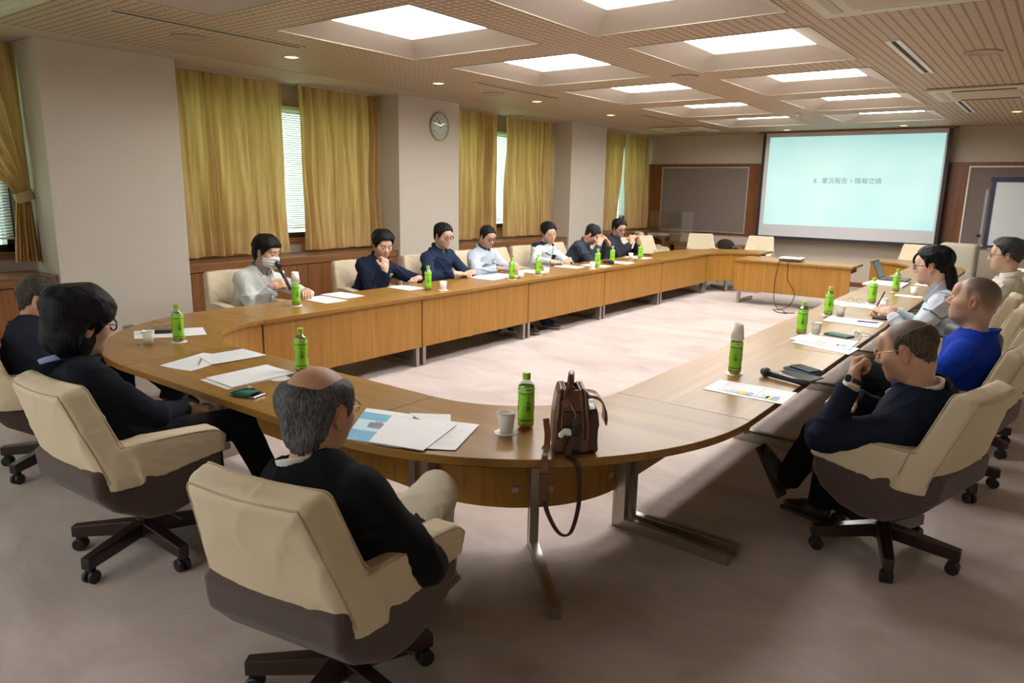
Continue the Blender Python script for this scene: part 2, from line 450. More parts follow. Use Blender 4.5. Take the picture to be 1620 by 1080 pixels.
mxg = nt.nodes.new('ShaderNodeMath'); mxg.operation = 'MAXIMUM'; nt.links.new(gx.outputs[0], mxg.inputs[0]); nt.links.new(gy.outputs[0], mxg.inputs[1])
mx = nt.nodes.new('ShaderNodeMix'); mx.data_type = 'RGBA'; mx.inputs[6].default_value = (.55, .43, .31, 1); mx.inputs[7].default_value = (.27, .19, .12, 1)
nt.links.new(mxg.outputs[0], mx.inputs[0]); nt.links.new(mx.outputs[2], b.inputs['Base Color']); b.inputs['Roughness'].default_value = .55
bp = nt.nodes.new('ShaderNodeBump'); bp.invert = True; bp.inputs['Strength'].default_value = .5; bp.inputs['Distance'].default_value = .01
nt.links.new(mxg.outputs[0], bp.inputs['Height']); nt.links.new(bp.outputs[0], b.inputs['Normal'])

struct('floor', BM((-8.3, XR+.2, YN-.2, YB+.3, -.1, 0)), MATS['carpet'])
# coffer grid
COFX = ((-5.233, -3.745), (-3.202, -1.702)); Y0, DY, WY = 3.7225, 2.0923, 1.5452
cells = [(a, b, Y0+n*DY, Y0+n*DY+WY) for (a, b) in COFX for n in range(-4, 5)]
bm = bmesh.new()
xs = sorted({-6.93, XR, *[v for c in COFX for v in c]}); ys = sorted({YN, YB, *[v for c in cells for v in c[2:]]})
for i in range(len(xs)-1):
    for j in range(len(ys)-1):
        cx, cy = (xs[i]+xs[i+1])/2, (ys[j]+ys[j+1])/2
        if any(a < cx < b and c < cy < d for a, b, c, d in cells): continue
        box(bm, xs[i], xs[i+1], ys[j], ys[j+1], CEIL, CEIL+.03)
bmesh.ops.remove_doubles(bm, verts=bm.verts[:], dist=1e-4)
struct('ceiling', bm, MATS['lattice'])
bmp = BM((-8.3, -6.93, YN, YB, CEIL-.003, CEIL+.03))
struct('ceiling_border', bmp, M_plain)
struct('ceiling_slab', BM((-8.3, XR+.2, YN-.2, YB+.2, CEIL+.32, CEIL+.4)), M_plain)
m, nt, b = nmat('luminous panel'); MATS['panel'] = m
b.inputs['Base Color'].default_value = (.9, .9, .9, 1); b.inputs['Emission Color'].default_value = (1, .985, .95, 1); b.inputs['Emission Strength'].default_value = PANEL_E
m, nt, b = nmat('added fill panel'); MATS['panel fill'] = m
b.inputs['Base Color'].default_value = (.9, .9, .9, 1); b.inputs['Emission Color'].default_value = (1, .98, .95, 1); b.inputs['Emission Strength'].default_value = PANEL_E*REAR_FILL  # unseen rear coffers, added to brighten the foreground
M_unlit = mat('unlit panel', (.7, .68, .62), .5)
M_edge = mat('coffer edge', (.46, .40, .30), .5)
nm = {(0, 0): 'large near the clock pillar side, nearest lit one of the window side row', }
for ci, (a, b_) in enumerate(COFX):
    for n in range(-4, 5):
        y0, y1 = Y0+n*DY, Y0+n*DY+WY; cx, cy = (a+b_)/2, (y0+y1)/2; lit = n >= 0 or n <= -3
        rowt = 'window side row' if ci == 0 else 'row away from the windows'
        lab = f'square coffered light, {["nearest","second","third","fourth","last","unseen added rearmost","unseen added next"][n if n >= 0 else n+9]} lit one of the {rowt}' if lit else f'unlit ceiling coffer, {"second" if n==-1 else "first"} from camera, {rowt}'
        o = empty('ceiling_light', (cx, cy, CEIL), 0, lab, 'ceiling light', 'coffered ceiling lights')
        hx, hy, ph, hz = (b_-a)/2, (y1-y0)/2, .47, .10
        bm = bmesh.new()
        A = [bm.verts.new((sx*hx, sy*hy, 0)) for sx, sy in ((-1, -1), (1, -1), (1, 1), (-1, 1))]
        B = [bm.verts.new((sx*ph, sy*ph, hz)) for sx, sy in ((-1, -1), (1, -1), (1, 1), (-1, 1))]
        A2 = [bm.verts.new((v.co.x*1.0, v.co.y*1.0, .14)) for v in A]; B2 = [bm.verts.new((v.co.x, v.co.y, .14)) for v in B]
        for k in range(4):
            l = (k+1) % 4
            bm.faces.new((A[k], A[l], B[l], B[k])); bm.faces.new((A[k], A2[k], A2[l], A[l])); bm.faces.new((B[k], B[l], B2[l], B2[k])); bm.faces.new((A2[k], B2[k], B2[l], A2[l]))
        obj('reflector', bm, M_coffer, o)
        obj('light_panel', BM((-ph, ph, -ph, ph, hz+.004, hz+.02)), (MATS['panel'] if n >= 0 else MATS['panel fill']) if lit else M_unlit, o)
        e = .012; bm = BM((-hx-e, hx+e, -hy-e, -hy, -.006, .02), (-hx-e, hx+e, hy, hy+e, -.006, .02), (-hx-e, -hx, -hy, hy, -.006, .02), (hx, hx+e, -hy, hy, -.006, .02))
        obj('edge_frame', bm, M_edge, o)
# walls
M_wood_b = wood('panel wood', (.12, .040, .012), (.24, .085, .028), 2, .35, 10)
M_cab = wood('cabinet wood', (.15, .055, .018), (.29, .12, .042), 2, .32, 9, coat=0)
M_cabt = wood('cabinet top wood', (.17, .07, .025), (.29, .13, .05), 1, .30, 9, coat=0)
struct('wall_back', BM((-8.3, XR+.2, YB, YB+.15, 0, CEIL)), M_wall)
struct('wall_right', BM((XR, XR+.15, YN, YB, 0, CEIL)), M_wall)
struct('wall_near', BM((-8.3, XR, YN-.15, YN, 0, CEIL)), M_wall)
struct('trim_1', BM((XP, XR, YB-.02, YB, 0, .09)), M_wood_b)
PIL = [(-1.55, -.32), (2.72, 3.97), (7.03, 8.26), (11.34, 12.58)]
for k, (a, b_) in enumerate(PIL):
    struct(f'pillar_{k+1}', BM((-8.1, XP, a, b_, 0, CEIL)), M_pill, bevel=.006)
BAYS = [(-.32, 2.72), (3.97, 7.03), (8.26, 11.34), (12.58, YB)]
M_wf = mat('bronze window frame', (.035, .027, .02), .35, metal=.6)
M_blind = mat('blind slat', (.82, .86, .84), .45)
m, nt, b = nmat('window glass'); MATS['glass'] = m
nt.nodes.remove(b); mo = nt.nodes['Material Output']; g = nt.nodes.new('ShaderNodeBsdfGlossy'); g.inputs['Roughness'].default_value = .02
tr = nt.nodes.new('ShaderNodeBsdfTransparent'); tr.inputs[0].default_value = (.93, .97, .96, 1); ms = nt.nodes.new('ShaderNodeMixShader')
ms.inputs[0].default_value = .07
nt.links.new(tr.outputs[0], ms.inputs[1]); nt.links.new(g.outputs[0], ms.inputs[2]); nt.links.new(ms.outputs[0], mo.inputs[0])
WZ0, WZ1 = 1.10, 2.72
for k, (a, b_) in enumerate(BAYS):
    struct(f'wall_left_{k+1}', BM((-8.1, XW, a, b_, 0, WZ0), (-8.1, XW, a, b_, WZ1, CEIL), (-8.1, XW, a, a+.12, WZ0, WZ1), (-8.1, XW, b_-.12, b_, WZ0, WZ1)), M_wall)
    wn = struct(f'window_{k+1}', BM((-8.04, XW+.02, a+.12, b_-.12, WZ0, WZ0+.07), (-8.04, XW+.02, a+.12, b_-.12, WZ1-.07, WZ1), (-8.04, XW+.02, a+.12, a+.19, WZ0, WZ1), (-8.04, XW+.02, b_-.19, b_-.12, WZ0, WZ1), (-8.04, XW+.0, (a+b_)/2-.45, (a+b_)/2-.38, WZ0, WZ1), (-8.04, XW+.0, (a+b_)/2+.6, (a+b_)/2+.67, WZ0, WZ1)), M_wf)
    obj('window_pane', BM((-7.995, -7.99, a+.15, b_-.15, WZ0+.03, WZ1-.03)), MATS['glass'], wn)
    bt = empty('window_blind', (XW+.05, (a+b_)/2, WZ0), 0, ['white slatted blind beside the tied back curtain', 'white slatted blind behind the curtains of the first whole bay', 'white slatted blind behind the curtains past the clock pillar', 'white slatted blind behind the curtains nearest the projection screen'][k], 'blind', 'window blinds')
    bm = bmesh.new(); L = (b_-a)/2-.14
    z = .16
    while z < 1.58:
        addbm(bm, obox((0, 0, z), (.0012, L, .0125), ry=R(38))); z += .027
    obj('slat_set', bm, M_blind, bt)
    obj('bottom_rail', BM((-.012, .012, -L, L, .12, .14)), M_blind, bt); obj('head_rail', BM((-.02, .02, -L, L, 1.58, 1.62)), M_blind, bt)
    struct(f'trim_{k+2}', BM((XW, XW+.07, a, b_, WZ0-.05, WZ0)), M_wf if 0 else M_cabt)
# open bay behind the camera with an uncurtained window
struct('wall_left_5', BM((-8.1, XW, YN, -1.55, 0, .9), (-8.1, XW, YN, -1.55, 2.8, CEIL)), M_wall)
wn = struct('window_5', BM((-8.04, XW, YN, -1.55, .9, .96), (-8.04, XW, YN, -1.55, 2.74, 2.8), (-8.04, XW, -3.2, -3.13, .96, 2.74)), M_wf)
obj('window_pane', BM((-7.995, -7.99, YN, -1.55, .93, 2.77)), MATS['glass'], wn)
# low cabinets under the windows
def cabinet(a, b_, lab):
    o = empty('low_cabinet', ((XP+XW)/2-.02, (a+b_)/2, 0), 0, lab, 'cabinet', 'built-in cabinets under the windows')
    L = (b_-a)/2-.003; x0, x1 = XW+.012-o.location.x, XP-.05-o.location.x
    obj('body', BM((x0, x1-.02, -L, L, 0, .81)), M_cab, o)
    obj('cabinet_top', BM((x0, x1+.012, -L, L, .825, .915)), M_cabt, o, bevel=.004)
    nd = max(1, round(2*L/.52)); w_ = 2*L/nd
    for i in range(nd):
        d = obj('door', BM((x1-.02, x1, -L+i*w_+.002, -L+(i+1)*w_-.002, .06, .815)), M_cab, o)
for (a, b_), t_ in zip(BAYS, ('beside the far left seated man, under the tied back curtain', 'behind the masked speaker', 'behind the man in white and navy', 'in the back corner under the last curtains')):
    cabinet(a, b_ if b_ < 15 else b_-.01, 'dark wood built-in low cabinet '+t_)
# curtains
m, nt, b = nmat('curtain cloth'); MATS['curtain'] = m
t = nt.nodes.new('ShaderNodeTexCoord'); n1 = nt.nodes.new('ShaderNodeTexNoise'); mp = nt.nodes.new('ShaderNodeMapping'); mp.inputs['Scale'].default_value = (30, 30, 1.2)
nt.links.new(t.outputs['Object'], mp.inputs[0]); nt.links.new(mp.outputs[0], n1.inputs['Vector']); n1.inputs['Scale'].default_value = 1; n1.inputs['Detail'].default_value = 3
rp = nt.nodes.new('ShaderNodeValToRGB'); rp.color_ramp.elements[0].position = .3; rp.color_ramp.elements[1].position = .7
rp.color_ramp.elements[0].color = (.48, .30, .125, 1); rp.color_ramp.elements[1].color = (.62, .43, .21, 1)
nt.links.new(n1.outputs['Fac'], rp.inputs[0])
trl = nt.nodes.new('ShaderNodeBsdfTranslucent'); df = nt.nodes.new('ShaderNodeBsdfDiffuse'); ms = nt.nodes.new('ShaderNodeMixShader'); ms.inputs[0].default_value = .28
hs = nt.nodes.new('ShaderNodeHueSaturation'); hs.inputs['Saturation'].default_value = 1.1; hs.inputs['Value'].default_value = 1.45
nt.links.new(rp.outputs[0], df.inputs[0]); nt.links.new(rp.outputs[0], hs.inputs['Color']); nt.links.new(hs.outputs[0], trl.inputs[0])
nt.links.new(df.outputs[0], ms.inputs[1]); nt.links.new(trl.outputs[0], ms.inputs[2]); nt.links.new(ms.outputs[0], nt.nodes['Material Output'].inputs[0]); nt.nodes.remove(b)
def curtain(y0, y1, lab, seed, pleats=9, lean=(0, 0)):
    """hanging pleated cloth; lean=(shift of the low y edge, of the high y edge) at the bottom"""
    rg = random.Random(seed); X = -7.67; z0, z1 = .955, CEIL-.03
    nu, nv = 150, 22; bm = bmesh.new(); g = []
    ph = [rg.uniform(0, 6.28) for _ in range(6)]; jw = [rg.uniform(-.3, .3) for _ in range(pleats+2)]
    for j in range(nv+1):
        v = j/nv; row = []
        for i in range(nu+1):
            u = i/nu; p = u*pleats; w_ = p+.28*math.sin(1.7*p+ph[0])+.12*math.sin(4.1*p+ph[1]+v*1.5)
            amp = .056*(.75+.35*math.sin(p*.9+ph[2]))*(1-.25*math.exp(-(1-v)*9))
            x = X+amp*(math.sin(2*math.pi*w_)+.35*math.sin(4*math.pi*w_+ph[3]+2.*(1-v)))+.012*math.sin(9*p+ph[4]+5*v)+.01*math.sin(3*v*3+p)
            e0 = y0+lean[0]*(1-v)**1.2; e1 = y1+lean[1]*(1-v)**1.2
            row.append(bm.verts.new((x, e0+(e1-e0)*u+.018*math.sin(2*math.pi*w_*.5+v*3+ph[5])*(1-v)*(u > .01)*(u < .99), z0+(z1-z0)*v+(.008*math.sin(p*3) if j == 0 else 0))))
        g.append(row)
    for j in range(nv):
        for i in range(nu): bm.faces.new((g[j][i], g[j][i+1], g[j+1][i+1], g[j+1][i]))
    cx = (y0+y1)/2
    xform(bm, Matrix.Translation((-X, -cx, -z1)))
    o = empty('curtain', (X, cx, z1), 0, lab, 'curtain', 'mustard curtains at the windows')
    c = obj('cloth', bm, MATS['curtain'], o, smooth=True)
    obj('curtain_rail', BM((-.02, .02, -(y1-y0)/2, (y1-y0)/2, .002, .028)), M_plain, o)
    return o
curtain(3.99, 5.50, 'mustard pleated curtain directly behind the masked speaker', 1, 9, (.0, .02))
curtain(5.70, 7.00, 'mustard pleated curtain between the masked speaker and the clock pillar', 2, 8, (.05, 0))
curtain(8.28, 9.62, 'mustard pleated curtain just past the clock pillar, behind the man with round glasses', 3, 8, (0, 0))
curtain(9.86, 11.32, 'mustard pleated curtain behind the man in the white and navy jacket', 4, 9, (0, 0))
curtain(12.60, 14.0, 'mustard pleated curtain above the two men with clasped hands', 5, 9, (0, -.22))
curtain(14.12, 15.2, 'mustard pleated curtain in the back corner beside the pin board', 6, 7, (.1, 0))
# tied-back curtain at the left
def tied():
    bm = bmesh.new(); nu, nv = 90, 46; g = []
    z0, z1, zt = 1.02, CEIL-.03, 1.62
    for j in range(nv+1):
        z = z0+(z1-z0)*j/nv
        if z > zt:
            s = (z-zt)/(z1-zt); a = 2.585-1.45*s**1.1; b_ = 2.695+.01*s; am = .012+.045*s
        else:
            s = (zt-z)/(zt-z0); a = 2.585-.08*s**.6; b_ = 2.685+.03*s**.7; am = .012+.028*s**.6
        row = []
        for i in range(nu+1):
            u = i/nu; row.append(bm.verts.new((-7.67+am*math.sin(2*math.pi*(7*u+.3*math.sin(6*u)))+.01*math.sin(20*u+z*4), a+(b_-a)*u, z)))
        g.append(row)
    for j in range(nv):
        for i in range(nu): bm.faces.new((g[j][i], g[j][i+1], g[j+1][i+1], g[j+1][i]))
    xform(bm, Matrix.Translation((7.67, -2.5, -CEIL+.03)))
    o = empty('curtain', (-7.67, 2.5, CEIL-.03), 0, 'olive mustard curtain gathered by a tieback at the left edge', 'curtain', 'mustard curtains at the windows')
    obj('cloth', bm, MATS['curtain'], o, smooth=True)
    bm = bmesh.new(); P = []
    for i in range(28):
        a = 2*math.pi*i/28; P.append((.050*math.cos(a), .135+.072*math.sin(a), zt-CEIL+.03+.025*math.sin(a)))
    tube(P, .01, flat=(.004, .045), bm=bm, closed=True)
    obj('tieback', bm, mat('tieback cloth', (.42, .34, .20), .8), o, smooth=False)
tied()
# ------------------------------------------------------------------ back wall boards
struct('trim_7', BM((-7.92, XR, YB-.025, YB, .905, 2.345)), M_wood_b)
struct('trim_8', BM((-7.92, XR, YB-.035, YB-.02, 2.335, 2.375), (-7.92, XR, YB-.035, YB-.02, .88, .915)), M_wood_b)
M_board = mat('pin board cloth', (.20, .155, .135), .9, nscale=90, namt=.06, bump=.2, bscale=500)
M_alu = mat('aluminium trim', (.55, .54, .52), .35, metal=.7)
def board(x0, x1, z0, z1, lab, fr, name='pin_board'):
    o = empty(name, ((x0+x1)/2, YB-.03, z0), 0, lab, 'notice board', 'brown pin boards on the back wall'); hx = (x1-x0)/2; H_ = z1-z0
    obj('board_face', BM((-hx+.02, hx-.02, -.012, -.004, .02, H_-.02)), M_board, o)
    obj('board_frame', BM((-hx, hx, -.022, 0, 0, .025), (-hx, hx, -.022, 0, H_-.025, H_), (-hx, -hx+.025, -.022, 0, .025, H_-.025), (hx-.025, hx, -.022, 0, .025, H_-.025)), fr, o)
board(-7.36, -5.38, .92, 2.31, 'large brown pin board left of the projection screen', M_alu)
board(-1.46, .95, .92, 2.31, 'large brown pin board right of the projection screen, behind the mobile whiteboard', M_trimw)
# projection screen
M_scr = mat('screen border', (.56, .56, .58), .8)
M_blk = mat('black edge', (.012, .014, .018), .6)
m, nt, b = nmat('projected slide'); MATS['slide'] = m
t = nt.nodes.new('ShaderNodeTexCoord'); n1 = nt.nodes.new('ShaderNodeTexNoise'); n1.inputs['Scale'].default_value = .7; n1.inputs['Detail'].default_value = 2
nt.links.new(t.outputs['Object'], n1.inputs['Vector']); rp = nt.nodes.new('ShaderNodeValToRGB'); rp.color_ramp.elements[0].position = .35; rp.color_ramp.elements[1].position = .65
rp.color_ramp.elements[0].color = (.36, .80, .80, 1); rp.color_ramp.elements[1].color = (.53, .93, .86, 1)
nt.links.new(n1.outputs['Fac'], rp.inputs[0]); nt.links.new(rp.outputs[0], b.inputs['Emission Color']); b.inputs['Emission Strength'].default_value = .70
b.inputs['Base Color'].default_value = (.3, .3, .3, 1); b.inputs['Roughness'].default_value = .9
YS = 15.0
o = empty('projection_screen', (-3.40, YS, 2.96), 0, 'large pull-down projection screen showing a cyan slide with Japanese text', 'projection screen')
obj('screen_cloth', BM((-1.60, 1.58, 0, .004, -2.03, .0)), M_scr, o)
obj('side_border', BM((-1.66, -1.60, -.001, .005, -2.06, 0), (1.58, 1.64, -.001, .005, -2.06, 0), (-1.66, 1.64, -.001, .005, -2.06, -2.03)), M_blk, o)
obj('bottom_bar', BM((-1.67, 1.65, -.012, .016, -2.085, -2.06)), M_blk, o, bevel=.004)
obj('screen_case', BM((-1.75, 1.73, -.04, .09, -.012, .015)), M_wood_b, o)
sl = obj('projected_slide', BM((-1.52, 1.55, -.004, -.002, -1.80, -.09)), MATS['slide'], o)
MT = mat('slide text', (.10, .12, .12), .9, emit=(.12, .26, .25), estr=.7)
MX = Matrix.Rotation(R(90), 4, 'X')
text_mesh('8.  業況報告・情報交換', .119, 'slide_text', MT, o, Matrix.Translation((.0, -.006, -.935)) @ MX)
# mobile whiteboard
M_wb = mat('whiteboard face', (.60, .64, .66), .25)
M_st = mat('grey steel', (.32, .32, .32), .4, metal=.6)
o = empty('mobile_whiteboard', (-.15, 14.45, 0), 0, 'whiteboard on a castered stand in front of the right pin board', 'whiteboard')
obj('board_face', BM((-.82, .95, -.012, 0, .99, 2.02)), M_wb, o)
obj('board_frame', BM((-.90, .99, -.02, .012, 2.02, 2.10), (-.88, -.82, -.02, .012, .99, 2.02), (.95, .99, -.02, .012, .99, 2.02), (-.88, .99, -.02, .012, .95, .99)), mat('navy frame', (.02, .03, .07), .4), o)
obj('pen_tray', BM((-.80, .9, -.09, -.02, .925, .945)), mat('pen tray', (.50, .44, .22), .5), o)
for sx in (-.93, 1.0):
    obj('post', BM((sx-.018, sx+.018, -.012, .012, .08, 1.9)), M_st, o)
    obj('foot', BM((sx-.02, sx+.02, -.28, .28, .05, .085)), M_st, o)
    obj('knob', lathe([(0, -.02), (.025, -.02), (.03, 0), (.02, .02), (0, .025)], 12, None, (sx-.03*(1 if sx < 0 else -1), -.02, 1.14)), M_blk, o)
    for sy in (-.25, .25): obj('caster', lathe([(0, 0), (.03, 0), (.035, .02), (.02, .05), (0, .05)], 12, None, (sx, sy, 0)), M_blk, o)
# clock on the pillar
def clock():
    o = empty('wall_clock', (XP, 7.82, 2.62), R(90), 'round white analogue clock high on the pillar', 'clock')
    # local frame: disc faces +x world -> build facing local -y then rotate 90
    M_ = Matrix.Rotation(R(90), 4, 'X')
    rim = xform(lathe([(.185, 0), (.198, .008), (.2, .03), (.188, .045), (.172, .04), (.168, .02), (.168, 0), (.185, 0)], 48), M_)
    obj('rim', rim, mat('champagne rim', (.50, .46, .36), .3, metal=.6), o, smooth=True)
    obj('face', xform(lathe([(0, 0), (.17, 0), (.17, .018), (0, .018)], 48), M_), mat('clock face', (.78, .78, .74), .5), o)
    Md = mat('clock digits', (.02, .02, .025), .5)
    for h_ in range(12):
        a = R(30*h_); t_ = str(12 if h_ == 0 else h_)
        text_mesh(t_, .045, 'numeral', Md, o, Matrix.Translation((.128*math.sin(a), -.0195, .128*math.cos(a))) @ MX)
    def hand(name, L, w_, ang, y):
        bm = BM((-w_, w_, y-.002, y, -.02, L)); xform(bm, Matrix.Rotation(R(ang), 4, 'Y')); obj(name, bm, Md, o)
    hand('hour_hand', .085, .005, 352, -.022); hand('minute_hand', .125, .0035, 325, -.025)
    obj('lens', xform(lathe([(0, .034), (.168, .03), (.168, .031), (0, .035)], 48), M_), MATS['glass'], o)
clock()
# ceiling fittings
M_acw = mat('cassette white', (.62, .58, .47), .5)
def ac(cx, cy, hx, hy, lab):
    o = empty('air_conditioner', (cx, cy, CEIL), 0, lab, 'air conditioner', 'ceiling air conditioner cassettes')
    obj('panel', BM((-hx, hx, -hy, hy, -.034, -.004)), M_acw, o, bevel=.012)
    obj('intake_grille', BM((-hx*.62, hx*.62, -hy*.62, hy*.62, -.04, -.03)), mat('grille beige', (.52, .46, .34), .6), o, bevel=.006)
    for s in (-1, 1):
        obj('louver', BM((s*hx*.80-hx*.06, s*hx*.80+hx*.06, -hy*.7, hy*.7, -.038, -.033)), mat('louver', (.45, .42, .34), .5), o)
        obj('louver', BM((-hx*.55, hx*.55, s*hy*.80-hy*.06, s*hy*.80+hy*.06, -.038, -.033)), M_dark if cy > 9 else mat('louver pale', (.60, .62, .52), .5), o)
ac(-.92, 5.0, .58, .50, 'ceiling cassette air conditioner at the top edge, above the right row')
ac(-.92, 10.35, .56, .56, 'ceiling cassette air conditioner near the projection screen, above the right row')
ac(-6.15, 13.6, .52, .48, 'ceiling cassette air conditioner in the back corner by the last curtains')
ac(-6.1, 1.75, .50, .48, 'ceiling cassette air conditioner in the upper left, above the tied back curtain')
def slot(cx, y0, y1, lab):
    o = empty('slot_diffuser', (cx, (y0+y1)/2, CEIL), 0, lab, 'air vent', 'slot air diffusers in the ceiling'); L = (y1-y0)/2
    obj('frame', BM((-.06, -.02, -L, L, -.008, .002), (.02, .06, -L, L, -.008, .002), (-.06, .06, -L-.02, -L, -.008, .002), (-.06, .06, L, L+.02, -.008, .002)), M_trimw if cx > -3 else M_plain, o)
    obj('slot', BM((-.02, .02, -L, L, -.002 if cx > -3 else -.009, .004)), M_dark, o)
slot(-1.29, 6.68, 8.5, 'white slot diffuser between the two right hand air conditioners')
slot(-1.29, 11.0, 12.66, 'white slot diffuser beyond the far right air conditioner')
slot(-5.68, 2.65, 4.27, 'slot diffuser above the masked speaker end of the window row')
slot(-5.68, 6.76, 8.43, 'slot diffuser in front of the clock pillar')
slot(-5.68, 10.94, 12.56, 'slot diffuser near the back corner cassette')
MW = mat('warm bulb', (1, .8, .4), .5, emit=(1, .60, .20), estr=5)
def downlight(x, y, lab):
    o = empty('downlight', (x, y, CEIL), 0, lab, 'downlight', 'warm round downlights')
    obj('ring', lathe([(.062, .002), (.075, 0), (.078, -.008), (.064, -.008), (.062, .002)], 24), M_trimw, o, smooth=True)
    obj('bulb', lathe([(0, -.009), (.045, -.008), (.062, -.003), (.062, .001), (0, .001)], 24), MW, o, smooth=True)
for (x, y), t_ in zip([(-6.17, 4.54), (-6.13, 6.57), (-6.13, 8.59), (-6.13, 10.68), (-4.49, 14.6), (-2.46, 14.5), (-.75, 12.84)],
    ('above the masked speaker', 'in front of the clock pillar', 'above the man in white and navy', 'above the two men with clasped hands', 'just left over the projection screen top', 'over the right half of the projection screen', 'beyond the far right air conditioner')):
    downlight(x, y, 'small round warm downlight '+t_)
for (x, y), t_ in zip([(-3.45, 7.55), (-.75, 7.58), (-6.13, 3.48), (-6.15, 7.64)], ('between the two rows of coffers', 'near the white slot diffuser on the right', 'at the upper left near the long slot', 'beside the second window downlight')):
    o = tag(obj('ceiling_speaker', lathe([(0, -.006), (.125, -.006), (.135, -.012), (.145, -.006), (.145, 0), (0, 0)], 32), mat('speaker beige', (.40, .30, .24), .6), None, (x, y, CEIL-.001), smooth=True), 'round beige ceiling speaker '+t_, 'speaker', 'ceiling speakers')
o = tag(obj('smoke_detector', lathe([(0, -.05), (.02, -.05), (.025, -.025), (.05, -.022), (.055, 0), (0, 0)], 20), M_trimw, None, (-3.49, 11.8, CEIL), smooth=True), 'small white ceiling smoke detector before the last coffers', 'smoke detector')
# floor outlet plate on the near pillar
o = tag(obj('outlet_plate', BM((0, .012, -.05, .05, -.06, .06)), mat('outlet grey', (.30, .29, .27), .4, metal=.5), None, (XP, 3.28, .31), bevel=.003), 'grey outlet plate low on the large near pillar', 'outlet')
# ================================================================== tables
TZ = .72
W_top = {a: wood('table top '+'xyz'[a], (.23, .108, .020), (.34, .175, .038), a, .295, 5, coat=0, fine=.10) for a in (0, 1)}
W_pan = wood('table panel', (.29, .13, .018), (.42, .205, .035), 2, .35, 9)
W_edge = wood('table edge', (.24, .125, .04), (.34, .185, .065), 0, .4, 9)
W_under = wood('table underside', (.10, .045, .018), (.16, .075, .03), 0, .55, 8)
for m_ in W_top.values(): m_.node_tree.nodes['Principled BSDF'].inputs['Specular IOR Level'].default_value = .38
M_steel = mat('brushed steel', (.42, .38, .33), .32, metal=.85, nscale=60, namt=.06, stretch=(1, 1, .1))
M_clip = mat('metal clip', (.5, .48, .42), .4, metal=.5)
CXL, CXR, CYN, CYF, RI, RO = -4.24, -2.44, 3.256, 12.256, .68, 1.40
PZ0, PZ1 = .20, .655
def tleg(bx, by, ang, parent, name='leg', off=.045, L=.70):
    """L-shaped steel leg: post near the inner edge, foot towards the sitters. (bx,by) inner edge point, ang = outward direction"""
    w_ = .022
    bm = BM((off, off+.075, -w_, w_, 0, .68), (off+.075, L, -w_, w_, .0, .055))
    bm2 = BM((off+.02, off+.022, -w_-.002, w_+.002, .06, .67))
    addbm(bm, bm2)
    xform(bm, Matrix.Translation((bx, by, 0)) @ Matrix.Rotation(ang, 4, 'Z'))
    obj(name, bm, M_steel, parent, bevel=.003)
def clips(parent, pts):
    for p, ang in pts:
        bm = BM((0, .012, -.016, .016, -.014, .014)); xform(bm, Matrix.Translation(p) @ Matrix.Rotation(ang, 4, 'Z'))
        obj('bracket', bm, M_clip, parent)
def straight(cx, cy, ang, L, lab, group='conference table sections', edge_group=True):
    """local frame: +x = outward (sitter side), y along the table; inner edge at x=0"""
    o = empty('conference_table', (cx, cy, 0), ang, lab, 'table', group); h = L/2-.0025; D = RO-RI
    bm = BM((0, D, -h, h, TZ-.036, TZ)); obj('table_top', bm, W_top[1], o, bevel=.003)
    obj('modesty_panel', BM((.028, .046, -h+.006, h-.006, PZ0, PZ1+.03)), W_pan, o)
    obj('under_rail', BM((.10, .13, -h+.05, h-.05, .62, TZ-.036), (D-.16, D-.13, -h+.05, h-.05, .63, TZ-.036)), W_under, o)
    tleg(0, -h+.045, 0, o); tleg(0, h-.045, 0, o)
    clips(o, [((.046, sy*h*.9, z), 0) for sy in (-1, 1) for z in (.30, .58)])
    return o
rowname = ['first', 'second', 'third', 'fourth', 'fifth']
for i in range(5):
    y = CYN+.9+1.8*i
    whoL = ['in front of the masked speaker and the man in navy', 'in front of the man in navy with glasses', 'in front of the man in white and navy', 'in front of the two men with clasped hands', 'in front of the empty chairs'][i]
    straight(CXL-RI, y, math.pi, 1.8, f'straight table section, window side, {whoL}')
    whoR = ['by the bald man in the navy suit', 'by the man in the blue jacket', 'by the man writing with a pen', 'with an open laptop, by the man in the beige jacket', 'the last straight one before the far right curve'][i]
    straight(CXR+RI, y, 0, 1.8, f'straight table section, right side, {whoR}')
straight((CXL+CXR)/2, CYN-RI, -math.pi/2, 1.8, 'straight wooden table section at the near end, under loose white papers')
def corner(cx, cy, a0, lab):
    """quarter ring; angles a0..a0+90"""
    o = empty('conference_table', (cx, cy, 0), 0, lab, 'table', 'conference table sections'); g = .25
    obj('table_top', sector(0, 0, RI, RO, a0+g*.4, a0+90-g*.4, TZ-.036, TZ, 40), W_top[0], o, bevel=.003)
    obj('modesty_panel', sector(0, 0, RI+.028, RI+.046, a0+.8, a0+89.2, PZ0, PZ1+.03, 30), W_pan, o)
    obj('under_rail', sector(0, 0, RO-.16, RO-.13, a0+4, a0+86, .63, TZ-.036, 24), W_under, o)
    for a in (a0+3.2, a0+45, a0+86.8):
        r_ = R(a); tleg(RI*math.cos(r_), RI*math.sin(r_), r_, o)
    clips(o, [(((RI+.046)*math.cos(R(a0+a)), (RI+.046)*math.sin(R(a0+a)), z), R(a0+a)) for a in (8, 38, 52, 82) for z in (.30, .58)])
    clips(o, [(((RO-.13)*math.cos(R(a0+a)), (RO-.13)*math.sin(R(a0+a)), .665), R(a0+a)) for a in (20, 48, 70)])
    return o
corner(CXL, CYN, 180, 'curved wooden table corner at the near left, with the upright cup and green bottle')
corner(CXR, CYN, 270, 'curved wooden table corner in the foreground, carrying the brown leather bag')
corner(CXR, CYF, 0, 'curved wooden table corner at the far right, beyond the laptop')
corner(CXL, CYF, 90, 'curved wooden table corner at the far left, in front of the two empty white chairs')
